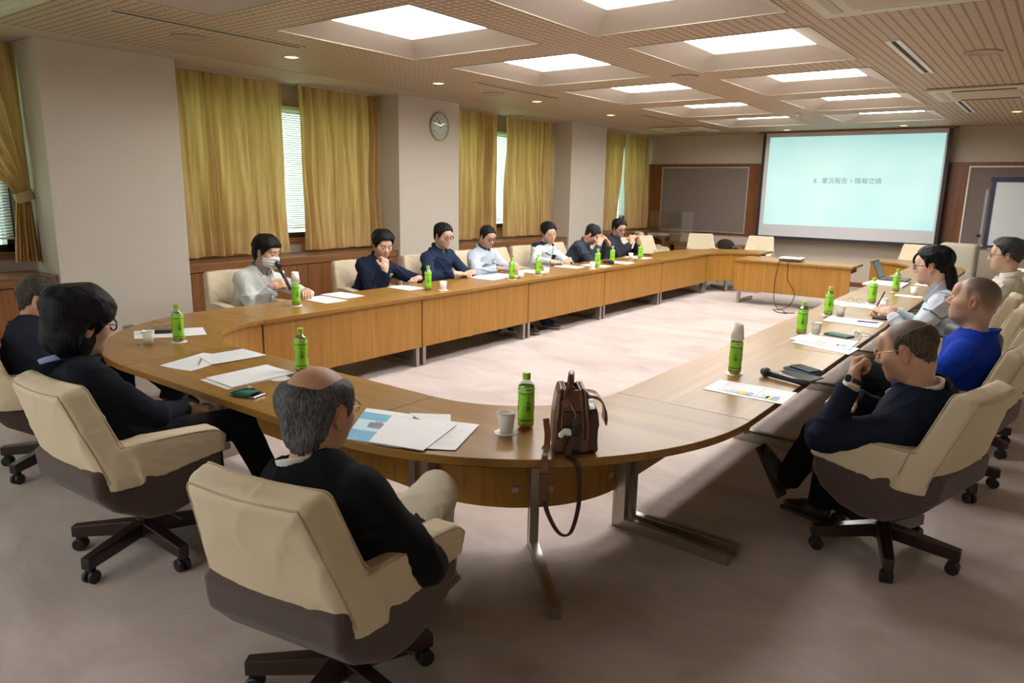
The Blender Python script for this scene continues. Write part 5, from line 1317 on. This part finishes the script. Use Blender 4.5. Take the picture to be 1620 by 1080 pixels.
        for sd in 'LR':
            m_ = (((X3-G_[sd][2])**2).sum(1) < (.17*s)**2) & (((X3-H)**2).sum(1) > .09) & np.logical_and.reduce([((X3-A[k_][1])**2).sum(1) > .035 for k_ in 'LR'])
            c[m_] = (.02, .02, .025)
        if buzz:   # cropped hair colour on the scalp
            az = np.arctan2(np.abs(p[:, 0]), p[:, 1]); zl = np.interp(az, *HAIRLINES[hair[0]])
            m_ = sstep(p[:, 2]-zl, -.022, .038)*(np.linalg.norm(p, axis=1) < .14)
            mm_ = (m_*(.62+.28*sstep(p[:, 2], .0, .10)))[:, None]; c = c*(1-mm_)+npv(hair[1])*mm_
        return c
    me = sdf_mesh('body', prims, .015, fine=fine, colf=bodycol); body = link('body', me, M_skin, root)
    # ---- eyes, brows
    Wh = lambda p: Vector(tuple(H+q*(p[0]*HM[0]+p[1]*HM[1]+p[2]*HM[2])))
    for s_ in (-1, 1):
        bm = bmesh.new(); bmesh.ops.create_uvsphere(bm, u_segments=16, v_segments=10, radius=.0135*q)
        c = Vector(Wh((s_*.031, .0768, .004)))
        gz = Vector(tuple(nrm(HM[1]-HM[2]*(.35-lookup))))
        qq = gz.to_track_quat('Z', 'Y').to_matrix().to_4x4(); xform(bm, Matrix.Translation(c) @ qq)
        for fa_ in bm.faces: fa_.material_index = 1 if (fa_.calc_center_median()-c).normalized().dot(gz) > .80 else 0
        obj('eye', bm, [mat('eye white', (.62, .58, .54), .3), mat('iris', (.02, .012, .008), .2)], root, smooth=True)
        pts = [Wh((s_*.012, .0945, .027)), Wh((s_*.028, .0935, .0325)), Wh((s_*.046, .081, .028))]
        obj('eyebrow', tube(spline(pts, 4), [.0022*q, .003*q, .0034*q, .0036*q, .0036*q, .0034*q, .003*q, .0022*q, .0012*q], 6), hairmat(browc), root, smooth=True)
    # ---- hair
    style, hcol, th = hair
    if th > 0:
        hb_ = head_prims(H, HM, q, jaw, full=False)
        hb_.append(rcone(N-u*.03*s, H-hu*.055*q-hf*.02*q, .058*q*.95, .053*q, .03))
        if style == 'long': hb_.append(ell(H-hu*.04*q-hf*.03*q, npv((.078, .075, .10))*q, HM, .03*q))
        hb_[0] = (*hb_[0][:3], .02, 'u')
        nz0 = sines(sid+60, 6, 30, .0032); nz = sines(sid, 8, 60, .0030); nz2 = sines(sid+3, 8, 150, .0012)
        def hpost(X, Y, Z, v):
            p = (np.stack([X, Y, Z], -1)-H)@HM.T/q; az = np.arctan2(np.abs(p[..., 0]), p[..., 1]); azs = np.arctan2(p[..., 0], p[..., 1])
            zl = np.interp(az, *HAIRLINES[style])+.003*np.sin(azs*17+sid)+.003*np.sin(azs*41+sid)
            wd_ = np.interp(az, [0, .6, 1.1, 1.5, 3.14], [.014, .016, .03, .045, .05]); m_ = sstep((p[..., 2]-zl)/wd_, -.15, 1.)
            t = th*q*m_*(.62+.62*sstep(p[..., 2], .0, .10))+.003*q*(m_ > .02)*(th > .001)
            for c, rr in holes: t = t*sstep(np.sqrt(((p-npv(c))**2).sum(-1)), rr-.012, rr+.055)
            t = t-.0035*(t < .0035*q)+(nz0(X, Y, Z)*(th > .012)+nz(X, Y, Z)+nz2(X, Y, Z)+.0007*np.sin(azs*75+2*np.sin(p[..., 2]*30)+np.sin(azs*9)*2))*np.clip(t/.008, 0, 1)
            return v-t
        hbound = (H-.165*q, H+.165*q)
        link('hair', sdf_mesh('hair', hb_, fs*1.05, post=hpost, bounds=hbound), hairmat(hcol), root)
    # ---- jacket / top
    jm = jmat or M_cloth; fl1, fl2, fl3 = folds(sid, 16, fold*2.5, .06), folds(sid+5, 34, fold*1.7, .04), folds(sid+7, 75, fold*.35, .02)
    jp = torso(.020)
    for sd in 'LR':
        E_, w_, d_, n_, spec = A[sd]; fd = nrm(w_-E_); sl = w_-fd*(.015*s+sleeve_gap)
        jp += [rcone(shp[sd], E_, .071*s, .060*s, .035), ccone(E_, sl, .060*s, .044*s, .03, 'u', .006)]
        jp += [ccone(sl+fd*.004, sl-fd*.03, .0335*s, .036*s, .002, 's', .002)] if False else []
    jc = npv(jacket)
    Nk = N+u*.002
    def jpost(X, Y, Z, v):
        # open neck
        x, y, z = X-Nk[0], Y-Nk[1], Z-Nk[2]
        la, lb, lc = (x*r_[0]+y*r_[1]+z*r_[2]), (x*f_[0]+y*f_[1]+z*f_[2]), (x*u[0]+y*u[1]+z*u[2])
        rad = np.sqrt(la**2+(lb-.012)**2); return np.maximum(v, -np.maximum(rad-.078*q*.95, -.030*s-lc))
    def jcolf(x, y, z):
        P_ = np.stack([x, y, z], 1)-N; a_, b2, c_ = P_@r_, P_@f_, P_@u
        c = np.tile(jc, (len(x), 1))
        if jopen is not None:
            col, wid, depth = jopen
            m_ = (b2 > .02) & (c_ > -depth) & (np.abs(a_) < wid*(c_+depth)/depth) & (np.abs(a_) < .1)
            c[m_] = col
        if jcol is not None: c = jcol(c, a_, b2, c_, np.stack([x, y, z], 1), dict(A=A, sh=shp, r=r_, f=f_, u=u, N=N, s=s))
        return c
    jh = {3: .0075, 2: .009, 1: .010}[detail]
    link('jacket', sdf_mesh('jacket', jp, jh, disp=lambda X, Y, Z: fl1(X, Y, Z)+fl2(X, Y, Z)+fl3(X, Y, Z), post=jpost, colf=jcolf), jm, root)
    # ---- collar ring
    def ring(name, col, r0, slope, z0, z1, thk, gap, m=None, dz=0):
        c0 = N+u*dz
        def f(X, Y, Z):
            x, y, z = X-c0[0], Y-c0[1], Z-c0[2]
            la, lb, lc = (x*r_[0]+y*r_[1]+z*r_[2]), (x*f_[0]+y*f_[1]+z*f_[2])-.008, (x*u[0]+y*u[1]+z*u[2])
            lc = lc+.38*lb                                                  # lower at the front
            rad = np.sqrt(la**2+lb**2); d = np.maximum(np.abs(rad-(r0+slope*(lc-z0)))-thk, np.abs(lc-(z0+z1)/2)-(z1-z0)/2)
            if gap: d = np.maximum(d, np.where(lb > 0, gap*(.35+1.0*np.clip((z1-lc)/(z1-z0)*-1+1, 0, 1))-np.abs(la), -1.))
            return d
        me = sdf_mesh(name, [(f, c0-.15, c0+.15, 0, 'u')], .0048 if detail > 1 else .0065, colf=lambda x, y, z: np.tile(npv(col), (len(x), 1)))
        return link(name, me, m or M_cloth, root)
    if neckc: ring('shirt_collar', neckc, .069*q*.92, -.05, -.020, .068, .0055, .014, M_cloth)
    if collar: ring('jacket_collar', collar, .080*q*.92, .26, -.045, .036, .0075, .040, jm)
    # ---- shirt cuffs
    for sd in 'LR':
        E_, w_, d_, n_, spec = A[sd]
        if spec.get('cuff'):
            fd = nrm(w_-E_); obj('shirt_cuff', tube([tuple(w_-fd*.035*s), tuple(w_+fd*.006*s)], .034*s, 20), mat('cuff '+str(spec['cuff']), spec['cuff'], .8), root, smooth=False)
        if spec.get('watch'):
            fd = nrm(w_-E_); c = w_+fd*.018*s
            wp = empty('wristwatch', (0, 0, 0)); wp.parent = root
            obj('watch_strap', tube([tuple(c-fd*.011), tuple(c+fd*.011)], .0305*s, 20), M_rub, wp)
            dn = nrm(npv(spec['watch'])); dn = nrm(dn-fd*(dn@fd)); obj('watch_case', tube([tuple(c+dn*.029*s), tuple(c+dn*.038*s)], .021, 20), M_silver, wp); obj('watch_dial', tube([tuple(c+dn*.038*s), tuple(c+dn*.0392*s)], .0175, 20), M_scrn, wp)
    # ---- trousers and shoes
    tp = [ell(P0+u*.0, npv((.172*s+b_, .130*s+b_, .12*s))+.006, TM, .0)]
    for sd in 'LR':
        hip, kn, an, td, _ = G_[sd]; sh = nrm(an-kn)
        tp += [rcone(hip, kn, .096*s, .072*s, .03), ccone(kn, an+sh*.015, .070*s, .060*s, .03, 'u', .008)]
    tf, tf2 = folds(sid+11, 18, .008, .05), folds(sid+12, 45, .004, .03)
    link('trousers', sdf_mesh('trousers', tp, jh*1.25, disp=lambda X, Y, Z: tf(X, Y, Z)+tf2(X, Y, Z), colf=lambda x, y, z: np.tile(npv(trousers), (len(x), 1))), M_suit if max(trousers) < .1 else M_cloth, root)
    for sd in 'LR':
        hip, kn, an, td, sp_ = G_[sd]; sn = nrm(np.cross(td, np.cross(nrm(an-kn), td)))  # towards the sole
        if sn@nrm(an-kn) < 0: sn = -sn
        sdv = np.cross(td, sn); SM = np.array([sdv, td, sn])
        sp2 = [rcone(an-sn*.02*s, an+sn*.03*s, .046*s, .044*s, .0), ell(an+td*.015*s+sn*.035*s, (.042*s, .060*s, .042*s), SM, .03), ell(an+td*.095*s+sn*.050*s, (.046*s, .095*s, .032*s), SM, .03), rcone(an+td*.02*s+sn*.01*s, an+td*.12*s+sn*.045*s, .036*s, .024*s, .02)]
        def cut(X, Y, Z, v, an=an, sn=sn): return np.maximum(v, ((X-an[0])*sn[0]+(Y-an[1])*sn[1]+(Z-an[2])*sn[2])-.070*s)
        so = link('shoe', sdf_mesh('shoe', sp2, .007 if detail > 1 else .009, post=cut), shoe or M_shoe, root)
        link('sole', sdf_mesh('sole', [rbox(an+td*.055*s+sn*.070*s, (.043*s, .130*s, .009*s), SM, .007, 0)], .006), mat('sole', (.05, .035, .025), .7) if not shoe else mat('tan sole', (.35, .20, .09), .7), so)
    # ---- glasses
    if glasses:
        gm, gr, gh = glasses; g_ = empty('glasses', (0, 0, 0)); g_.parent = root
        for s_ in (-1, 1):
            pts = [tuple(Wh((s_*.033+gr*math.cos(t_), .101-.10*abs(gr*math.cos(t_)+.0)*(1 if s_*math.cos(t_) > 0 else .2), .004+gh*math.sin(t_)))) for t_ in [2*math.pi*k/24 for k in range(24)]]
            obj('rim', tube(pts, .0016*q if gm is not M_bfr else .0030*q, 6, closed=True), gm, g_, smooth=True)
            bm = bmesh.new(); vs = [bm.verts.new(p) for p in pts]; bm.faces.new(vs); obj('lens', bm, MATS['glass'], g_)
            obj('temple', tube([Wh((s_*(.033+gr), .097, .010)), Wh((s_*.077, .085, .012)), Wh((s_*.0815, .03, .014)), Wh((s_*.0825, -.012, .014)), Wh((s_*.080, -.035, -.006))], .0018*q if gm is not M_bfr else .0028*q, 6), gm, g_, smooth=True)
        obj('bridge', tube([Wh((-.033+gr, .101, .008)), Wh((0, .106, .012)), Wh((.033-gr, .101, .008))], .0016*q, 6), gm, g_, smooth=True)
    if mask:
        mb = head_prims(H, HM, q, jaw, full=False); mb.append(ell(Wh((0, .098, -.030)), npv((.016, .016, .03))*q, HM, .03*q)); mb.append(ell(Wh((0, .082, -.085)), npv((.03, .022, .03))*q, HM, .03*q))
        def mpost(X, Y, Z, v):
            p = (np.stack([X, Y, Z], -1)-H)@HM.T/q
            pl = .0018*np.sin(p[..., 2]*260)
            v = v-.010*q+pl; d = np.maximum(np.maximum(p[..., 2]+.008+.25*np.abs(p[..., 0]), -.118-p[..., 2]+.3*np.abs(p[..., 0])), .022-p[..., 1])
            return np.maximum(v, d)
        mo = link('face_mask', sdf_mesh('face_mask', mb, .0045, post=mpost, bounds=(H-.15*q, H+.15*q)), mat('mask white', (.80, .82, .86), .8), root)
        for s_ in (-1, 1):
            obj('ear_loop', tube([Wh((s_*.066, .040, -.022)), Wh((s_*.082, .0, .018)), Wh((s_*.084, -.022, .018))], .0015, 5), mo.data.materials[0], mo)
            obj('ear_loop', tube([Wh((s_*.060, .035, -.075)), Wh((s_*.080, -.005, -.045)), Wh((s_*.084, -.022, -.02))], .0015, 5), mo.data.materials[0], mo)
    if extra: extra(root, dict(A=A, sh=shp, r=r_, f=f_, u=u, N=N, H=H, HM=HM, Wh=Wh, s=s, q=q, P0=P0, L=L, fwd=fwd, rt=rt, up=up, O=O, G=G_))
    return root
NAVY = (.010, .016, .038); BLACKC = (.008, .008, .010)
FW = dict  # shorthand
def towel(c, rr, M_, col, name, seed=3):
    f_ = folds(seed, 45, .006, .03); return lambda root, K: link(name, sdf_mesh(name, [ell(c(K), rr, None, 0)], .007, disp=lambda X, Y, Z: f_(X, Y, Z)), M_, root)
# ---- grey-haired man in the foreground, seen from behind
def ex_grey(root, K):
    N, r_, f_, u = K['N'], K['r'], K['f'], K['u']
    for j, rr in ((0, .094), (1, .1), (2, .106)):
        pts = [tuple(N+u*(.034-.010*j)+r_*rr*math.cos(a)+f_*(rr*math.sin(a)*.95+.01)-u*.38*rr*math.sin(a)) for a in [2*math.pi*k/40 for k in range(40)]]
        obj('collar_braid', tube(pts, .0055, 6, closed=True), mat('braid grey', (.16, .14, .10) if j != 1 else (.16, .14, .10), .9, bump=1, bscale=250), root, smooth=True)
person('grey-haired person with a bald crown, in a black sweater and cream trousers', (-1.71, 1.42), 12, (-1.80, 1.37, 1.065), 14, 6, 0, s=1.14, q=1.22, pelvis=(0, -.06, .55),
       arms=dict(R=dict(l=(.02, .26, .63), h=(1, -.7, -.5), dl=(-.5, .8, -.1), nl=(0, 0, -1), curl=.4), L=dict(l=(-.10, .28, .62), h=(-1, -.6, -.5), dl=(.4, .8, -.1), nl=(0, 0, -1), curl=.4)),
       legs=dict(R=dict(k=(.0, .52, .60), a=(-.06, .60, .17), t=(-.1, .95, -.1)), L=dict(k=(-.14, .44, .50), a=(-.10, .46, .09), t=(-.2, 1, 0))),
       jacket=(.010, .011, .014), jmat=M_knit, trousers=(.62, .56, .44), hair=('nape', (.11, .11, .12), .014), holes=[((0, -.035, .105), .062), ((0, .03, .115), .045)], neckc=(.75, .73, .68),
       glasses=(M_gold, .025, .019), detail=3, skin=(0.56, 0.32, 0.21), shoe=mat('brown shoe', (.10, .045, .02), .4), extra=ex_grey, browc=(.1, .1, .1), fold=.005)
# ---- black-haired man with black glasses
person('person with thick black hair and black glasses, dark jacket, hand on lap', (-3.36, 1.50), -2, (-3.50, 1.37, 1.13), 4, 10, 4, s=1.12, q=1.24, pelvis=(.02, -.05, .55),
       arms=dict(R=dict(W=(-3.40, 1.76, .65), h=(1, -.35, -.4), dl=(-.75, .5, -.1), nl=(0, 0, -1), curl=.25), L=dict(l=(-.08, .30, .63), h=(-1, -.2, -.5), dl=(.6, .6, 0), nl=(0, 0, -1), curl=.3)),
       legs=dict(R=dict(k=(.12, .46, .57), a=(.20, .62, .13), t=(.2, 1, 0)), L=dict(k=(-.16, .42, .54), a=(-.16, .44, .10), t=(-.1, 1, 0))),
       jacket=(.010, .012, .020), jmat=M_suit, trousers=(.008, .009, .014), hair=('long', (.006, .006, .008), .030), neckc=(.30, .38, .60), collar=(.010, .012, .020), glasses=(M_bfr, .026, .020), detail=3, skin=(0.58, 0.34, 0.23), fold=.005)
# ---- man in the dark suit cut by the left edge
person('person with cropped hair in a dark suit, chin on hand, left edge', (-4.86, 1.70), -16, (-4.93, 1.72, 1.05), -26, 10, 0, s=1.17, q=1.2, pelvis=(.0, -.06, .55), bulk=.03, jaw=1.1,
       arms=dict(R=dict(l=(.16, .26, .66), h=(1, -.3, -.4), dl=(-.6, .7, 0), nl=(0, 0, -1), curl=.4), L=dict(W=(-4.905, 1.925, .86), h=(-.6, .2, -1), dl=(.05, -.25, 1), nl=(.3, -1, -.2), curl=.75, thumb=.6, cuff=(.75, .76, .78))),
       legs=dict(R=dict(k=(.00, .50, .64), a=(-.09, .74, .34), t=(-.05, .75, -.6)), L=dict(k=(-.16, .40, .53), a=(-.14, .42, .10), t=(-.2, 1, 0))),
       jacket=(.018, .024, .040), jmat=M_suit, trousers=(.014, .018, .030), hair=('short', (.07, .06, .052), .005), buzz=True, neckc=(.62, .60, .66), collar=(.018, .024, .040), detail=3, skin=(0.65, 0.37, 0.26), fold=.007, browc=(.05, .04, .035))
# ---- bald man in the navy suit, right foreground
person('bald person in a navy suit and thin glasses, fist against his mouth', (-.51, 3.80), 80, (-.50, 3.74, 1.055), 84, 16, 0, s=1.14, q=1.24, pelvis=(.02, -.06, .55), bulk=.02,
       arms=dict(L=dict(W=(-.685, 3.555, .90), h=(-.2, .1, -1), d=npv((-.02, .75, .85)), n=npv((.95, .15, .3)), curl=[.8, .85, .9, .95], thumb=.7, cuff=(.78, .78, .80), watch=(-.5, -1, .2)), R=dict(l=(.10, .26, .74), h=(1, 0, -.8), dl=(-.9, .3, -.1), nl=(0, 0, -1), curl=.4)),
       legs=dict(L=dict(k=(-.02, .36, .54), a=(-.02, .50, .24), t=(.0, .45, .75)), R=dict(k=(.14, .34, .52), a=(.10, .36, .10), t=(.1, 1, 0))),
       jacket=(.012, .018, .034), jmat=M_suit, trousers=(.007, .007, .009), hair=('high', (.10, .073, .058), .0045), buzz=True, holes=[((0, .04, .10), .075), ((0, -.03, .125), .05)], neckc=(.78, .78, .80), collar=(.012, .018, .034), glasses=(M_gold, .025, .016), detail=3, skin=(0.60, 0.34, 0.23), jaw=1.08, fold=.007, browc=(.03, .025, .02))
# ---- man in bright blue
def ex_blue(root, K):
    a, b = K['sh']['L'], K['A']['L'][0]; p = a*.45+b*.55; dn = nrm(npv((-.35, -1, .25)))
    obj('arm_pen', tube([tuple(p+dn*.078+npv((-.01, 0, .015))), tuple(p+dn*.080+npv((-.045, 0, -.035)))], .0055, 8), mat('pen white', (.8, .82, .86), .3), root)
def jc_blue(c, a, b, cc, X, K): return c
person('person with cropped hair in a bright blue work jacket, chin raised, looking at the screen', (-.42, 5.03), 82, (-.36, 5.02, 1.165), 86, -4, 0, s=1.16, q=1.22, pelvis=(0, -.04, .56),
       arms=dict(L=dict(l=(-.12, .30, .66), h=(-1, -.2, -.6), dl=(.4, .9, 0), nl=(0, 0, -1), curl=.4), R=dict(l=(.12, .32, .66), h=(1, -.2, -.6), dl=(-.4, .9, 0), nl=(0, 0, -1), curl=.4)),
       legs=dict(L=dict(k=(-.16, .42, .66), a=(-.14, .50, .16), t=(0, 1, 0)), R=dict(k=(.14, .40, .58), a=(.12, .44, .1), t=(0, 1, 0))),
       jacket=(.005, .035, .36), trousers=(.008, .009, .012), hair=('high', (.060, .040, .030), .0), buzz=True, collar=(.006, .04, .36), ncol=None, detail=3, skin=(0.56, 0.33, 0.23), fold=.010, extra=ex_blue)
# ---- man writing with a pen
def ex_pen(root, K):
    mt = mat('mint cloth', (.36, .66, .62), .9)
    c = K['N']-K['u']*.17+K['f']*.215-K['r']*.11
    f_ = folds(31, 40, .008, .03)
    link('mint_scarf', sdf_mesh('mint_scarf', [rcone(K['N']+K['f']*.07-K['u']*.03, c, .045, .060, 0), rcone(c, c-K['u']*.10+K['f']*.06-K['r']*.05, .065, .055, .03)], .008, disp=lambda X, Y, Z: f_(X, Y, Z)), mt, root)
    HM, Wh, q = K['HM'], K['Wh'], K['q']
    obj('hair_tail', tube(spline([Wh((0, -.085, .0)), Wh((0, -.105, -.07)), Wh((-.015, -.115, -.15)), Wh((-.02, -.105, -.235))], 5), [.036*q, .042*q, .044*q, .044*q, .043*q, .042*q, .041*q, .040*q, .038*q, .036*q, .033*q, .029*q, .024*q, .018*q, .011*q, .004], 12), hairmat((.006, .006, .007)), root, smooth=True)
    o = obj('brow_hair', tube(spline([Wh((.02, .06, .105)), Wh((.0, .095, .085)), Wh((-.03, .105, .055)), Wh((-.045, .10, .03))], 4), .010, 6), hairmat((.006, .006, .007)), root, smooth=True)
def jc_pen(c, a, b, cc, X, K):
    line = (np.abs(np.linalg.norm(X-(K['sh']['L']), axis=1)-.115) < .005) & (cc > -.25); c[line] = (.10, .12, .18); return c
person('person with long black hair in a pale grey jacket, writing with a pen', (-.50, 6.85), 86, (-.815, 6.86, 1.195), 84, 6, 0, s=1.16, q=1.25, pelvis=(0, -.05, .56),
       arms=dict(L=dict(W=(-1.06, 6.66, .805), h=(-.5, -.3, -1), d=npv((-.90, .35, .25)), n=npv((.1, .4, -.9)), curl=[.5, .6, .7, .7], thumb=.8), R=dict(W=(-1.10, 7.05, .775), h=(.6, -.3, -1), d=npv((-1, -.3, .02)), n=npv((0, 0, -1)), curl=.3)),
       jacket=(.56, .60, .68), jcol=jc_pen, trousers=(.05, .06, .08), hair=('high', (.006, .006, .007), .024), collar=(.55, .58, .66), neckc=(.40, .46, .56), glasses=(M_bfr, .027, .017), detail=3, skin=(0.63, 0.39, 0.29), fold=.008, extra=ex_pen)
pen((-1.165, 6.69, .845), (-1.115, 6.685, .985), 'black pen held upright in the hand of the writing man', M_rub)
# ---- man in the beige jacket
person('person with swept-back greying hair and glasses in a beige jacket', (-.42, 8.50), 84, (-.40, 8.45, 1.215), 92, 2, 0, s=1.16, q=1.25, pelvis=(0, -.03, .56),
       arms=dict(L=dict(l=(-.14, .34, .66), h=(-1, -.2, -.6), dl=(.4, .9, 0), nl=(0, 0, -1)), R=dict(l=(.14, .34, .66), h=(1, -.2, -.6), dl=(-.4, .9, 0), nl=(0, 0, -1))),
       jacket=(.56, .53, .44), trousers=(.05, .06, .08), hair=('high', (.05, .05, .052), .030), collar=(.56, .53, .44), neckc=(.8, .8, .78), glasses=(M_bfr, .027, .013), detail=2, skin=(0.58, 0.38, 0.26), fold=.009, browc=(.03, .03, .03))
# ================= window side
def wrist(w, h, d, n, **k): return dict(W=w, h=h, d=npv(d), n=npv(n), **k)
def ex_mask(root, K):
    N, r_, f_, u = K['N'], K['r'], K['f'], K['u']
    for sg in (-1, 1):
        c = N-u*.17+r_*sg*.085+f_*.150; o = obj('chest_pocket', BM((-.045, .045, -.006, .006, -.02, .012)), mat('pocket flap '+str(sg), (.50, .53, .50), .85), root)
        o.matrix_local = Matrix([[r_[0], f_[0], u[0], c[0]], [r_[1], f_[1], u[1], c[1]], [r_[2], f_[2], u[2], c[2]], [0, 0, 0, 1]])
def chestmark(cols, dr, dz, w=.03, h=.012, df=.150):
    def ex(root, K):
        N, r_, f_, u = K['N'], K['r'], K['f'], K['u']
        for i, (col, ox, oz, ww, hh) in enumerate(cols):
            c = N-u*(dz-oz)+r_*(dr+ox)+f_*df
            o = obj('chest_emblem', BM((-ww/2, ww/2, -.008, .008, -hh/2, hh/2)), mat('emblem '+str(col), col, .7), root)
            o.matrix_local = Matrix([[r_[0], f_[0], u[0], c[0]], [r_[1], f_[1], u[1], c[1]], [r_[2], f_[2], u[2], c[2]], [0, 0, 0, 1]])
    return ex
# masked speaker
person('person with a white face mask and pale jacket, speaking into a microphone', (-6.12, 3.95), -88, (-5.99, 4.03, 1.135), -72, 12, 0, s=1.12, q=1.17, pelvis=(0, -.06, .56),
       arms=dict(R=wrist((-5.79, 3.93, .835), (.2, 0, -1), (.45, .75, .25), (-.5, .55, -.35), curl=[.75, .8, .85, .85], thumb=.8, cuff=(.42, .54, .78)), L=wrist((-5.66, 4.22, .775), (-1, 0, -.6), (.7, -.5, 0), (0, 0, -1), curl=.5)),
       jacket=(.60, .63, .60), trousers=(.05, .06, .07), hair=('bangs', (.007, .007, .008), .026), collar=(.58, .61, .58), neckc=(.30, .40, .62), mask=True, detail=2, skin=(0.63, 0.39, 0.27), fold=.009, extra=ex_mask)
# navy jacket, hand at mouth
person('person with black hair in a navy work jacket, a fist at his mouth', (-6.12, 5.44), -96, (-5.97, 5.49, 1.135), -108, 20, 0, s=1.14, q=1.17, pelvis=(0, -.06, .56),
       arms=dict(R=wrist((-5.80, 5.36, .885), (.3, 0, -1), (-.15, .18, 1), (-.9, .1, .2), curl=[.7, .8, .9, .9], thumb=.3), L=wrist((-5.72, 5.80, .76), (-1, -.2, -.4), (.3, -1, 0), (0, 0, -1), curl=.5)),
       jacket=NAVY, trousers=BLACKC, hair=('short', (.007, .007, .008), .026), collar=NAVY, detail=2, skin=(0.65, 0.41, 0.30), fold=.007,
       extra=chestmark([((.75, .38, .05), 0, 0, .035, .014), ((.05, .42, .50), .004, -.020, .022, .026), ((.30, .02, .03), .20, -.035, .03, .006)], -.10, .10))
# navy jacket with glasses
person('person with thin glasses in a dark blue work jacket, hands joined on table', (-6.12, 6.52), -90, (-5.99, 6.50, 1.19), -98, 14, 0, s=1.16, q=1.15, pelvis=(0, -.06, .56),
       arms=dict(R=wrist((-5.62, 6.30, .775), (.8, -.2, -.8), (.35, .95, .0), (-.2, 0, -1), curl=.35), L=wrist((-5.62, 6.62, .775), (-.8, -.2, -.8), (.35, -.95, .0), (-.2, 0, -1), curl=.35)),
       jacket=(.016, .030, .068), trousers=BLACKC, hair=('short', (.009, .009, .010), .020), collar=(.018, .034, .075), neckc=(.03, .035, .05), glasses=(M_bfr, .025, .016), detail=2, skin=(0.63, 0.40, 0.30), fold=.008, shoe=mat('pale shoe', (.45, .47, .48), .6),
       legs=dict(L=dict(k=(-.14, .40, .56), a=(-.30, .82, .1), t=(-.1, 1, 0)), R=dict(k=(.14, .40, .56), a=(.14, .46, .1), t=(0, 1, 0))))
# light jacket, round glasses
person('person with round glasses in a light blue-grey work jacket, looking down', (-6.10, 7.36), -90, (-5.98, 7.34, 1.145), -104, 20, 0, s=1.10, q=1.12, pelvis=(0, -.06, .56),
       arms=dict(R=wrist((-5.66, 7.16, .77), (.9, -.2, -.8), (.7, .7, 0), (0, 0, -1), curl=.4), L=wrist((-5.66, 7.54, .77), (-.9, -.2, -.8), (.7, -.7, 0), (0, 0, -1), curl=.4)),
       jacket=(.50, .57, .68), trousers=(.05, .06, .09), hair=('short', (.012, .010, .010), .012), collar=(.50, .57, .66), neckc=(.06, .08, .10), glasses=(M_bfr, .022, .020), detail=2, skin=(0.56, 0.34, 0.24), fold=.008,
       shoe=mat('blue shoe', (.02, .03, .06), .6), legs=dict(L=dict(k=(-.14, .42, .56), a=(-.22, .92, .1), t=(-.3, 1, 0)), R=dict(k=(.14, .40, .56), a=(.22, .92, .1), t=(0, 1, 0))),
       extra=chestmark([((.03, .04, .07), .17, -.02, .05, .006), ((.03, .04, .07), -.005, -.02, .04, .006), ((.12, .16, .25), 0, .03, .03, .012)], -.085, .13))
# white and navy jacket
def jc_white(c, a, b, cc, X, K):
    nv = npv((.012, .02, .05))
    m = (a < -.012) & (b > 0) & (cc < -.10) & (a > -.13); c[m] = nv          # left front panel
    m = (cc > -.075) & (np.abs(a) > .07) & (b < .06); c[m] = nv             # shoulder yoke
    m = (np.abs(cc+.13-a*.2) < .009) & (b > 0) & (a > .03) & (a < .14); c[m] = nv
    c[(np.abs(a) < .006) & (b > 0)] = (.03, .03, .04)
    return c
person('person with short black hair in a white jacket with navy panels, head tilted', (-6.10, 8.76), -98, (-5.99, 8.78, 1.145), -118, 16, 12, s=1.14, q=1.17, pelvis=(0, -.06, .56),
       arms=dict(R=wrist((-5.64, 8.36, .775), (1, -.2, -.6), (.5, .85, 0), (0, 0, -1), curl=.4), L=wrist((-5.64, 8.80, .775), (-1, -.2, -.8), (.4, -.9, 0), (0, 0, -1), curl=.4)),
       jacket=(.60, .65, .68), jcol=jc_white, trousers=(.02, .03, .05), hair=('short', (.008, .007, .007), .020), collar=(.60, .64, .66), detail=2, skin=(0.65, 0.41, 0.30), fold=.007)
# man hiding his face
person('person in a slate blue jacket hiding his face in clasped hands', (-6.12, 9.62), -84, (-5.86, 9.80, 1.085), -78, 36, 0, s=1.16, q=1.17, pelvis=(0, -.06, .56),
       arms=dict(R=wrist((-5.66, 9.66, .955), (.3, .2, -1), (-.1, .75, .85), (-.6, .8, 0), curl=[.35, .45, .55, .5], thumb=.2), L=wrist((-5.62, 9.90, .955), (-.3, .2, -1), (-.1, -.65, .85), (-.6, -.8, 0), curl=[.35, .45, .5, .5], thumb=.2)),
       jacket=(.045, .055, .080), trousers=BLACKC, hair=('short', (.020, .020, .023), .020), collar=(.05, .06, .085), neckc=(.07, .10, .13), detail=2, skin=(0.58, 0.33, 0.23), fold=.007)
# far man with glasses and clasped hands
person('person with wavy black hair and glasses, clasped hands raised, beside empty chairs', (-6.12, 10.80), -90, (-5.99, 10.88, 1.145), -112, 14, 0, s=1.16, q=1.17, pelvis=(0, -.06, .56),
       arms=dict(R=wrist((-5.66, 10.72, .93), (.6, .0, -1), (-.15, .45, 1), (-.3, 1, 0), curl=[.5, .6, .7, .6], thumb=.3), L=wrist((-5.62, 10.92, .93), (-.5, .0, -1), (-.15, -.45, 1), (-.3, -1, 0), curl=[.5, .6, .7, .6], thumb=.3)),
       jacket=(.030, .032, .052), trousers=BLACKC, hair=('short', (.012, .011, .012), .026), collar=(.035, .037, .058), neckc=(.08, .11, .15), glasses=(M_bfr, .025, .016), detail=2, skin=(0.60, 0.37, 0.27), fold=.007)
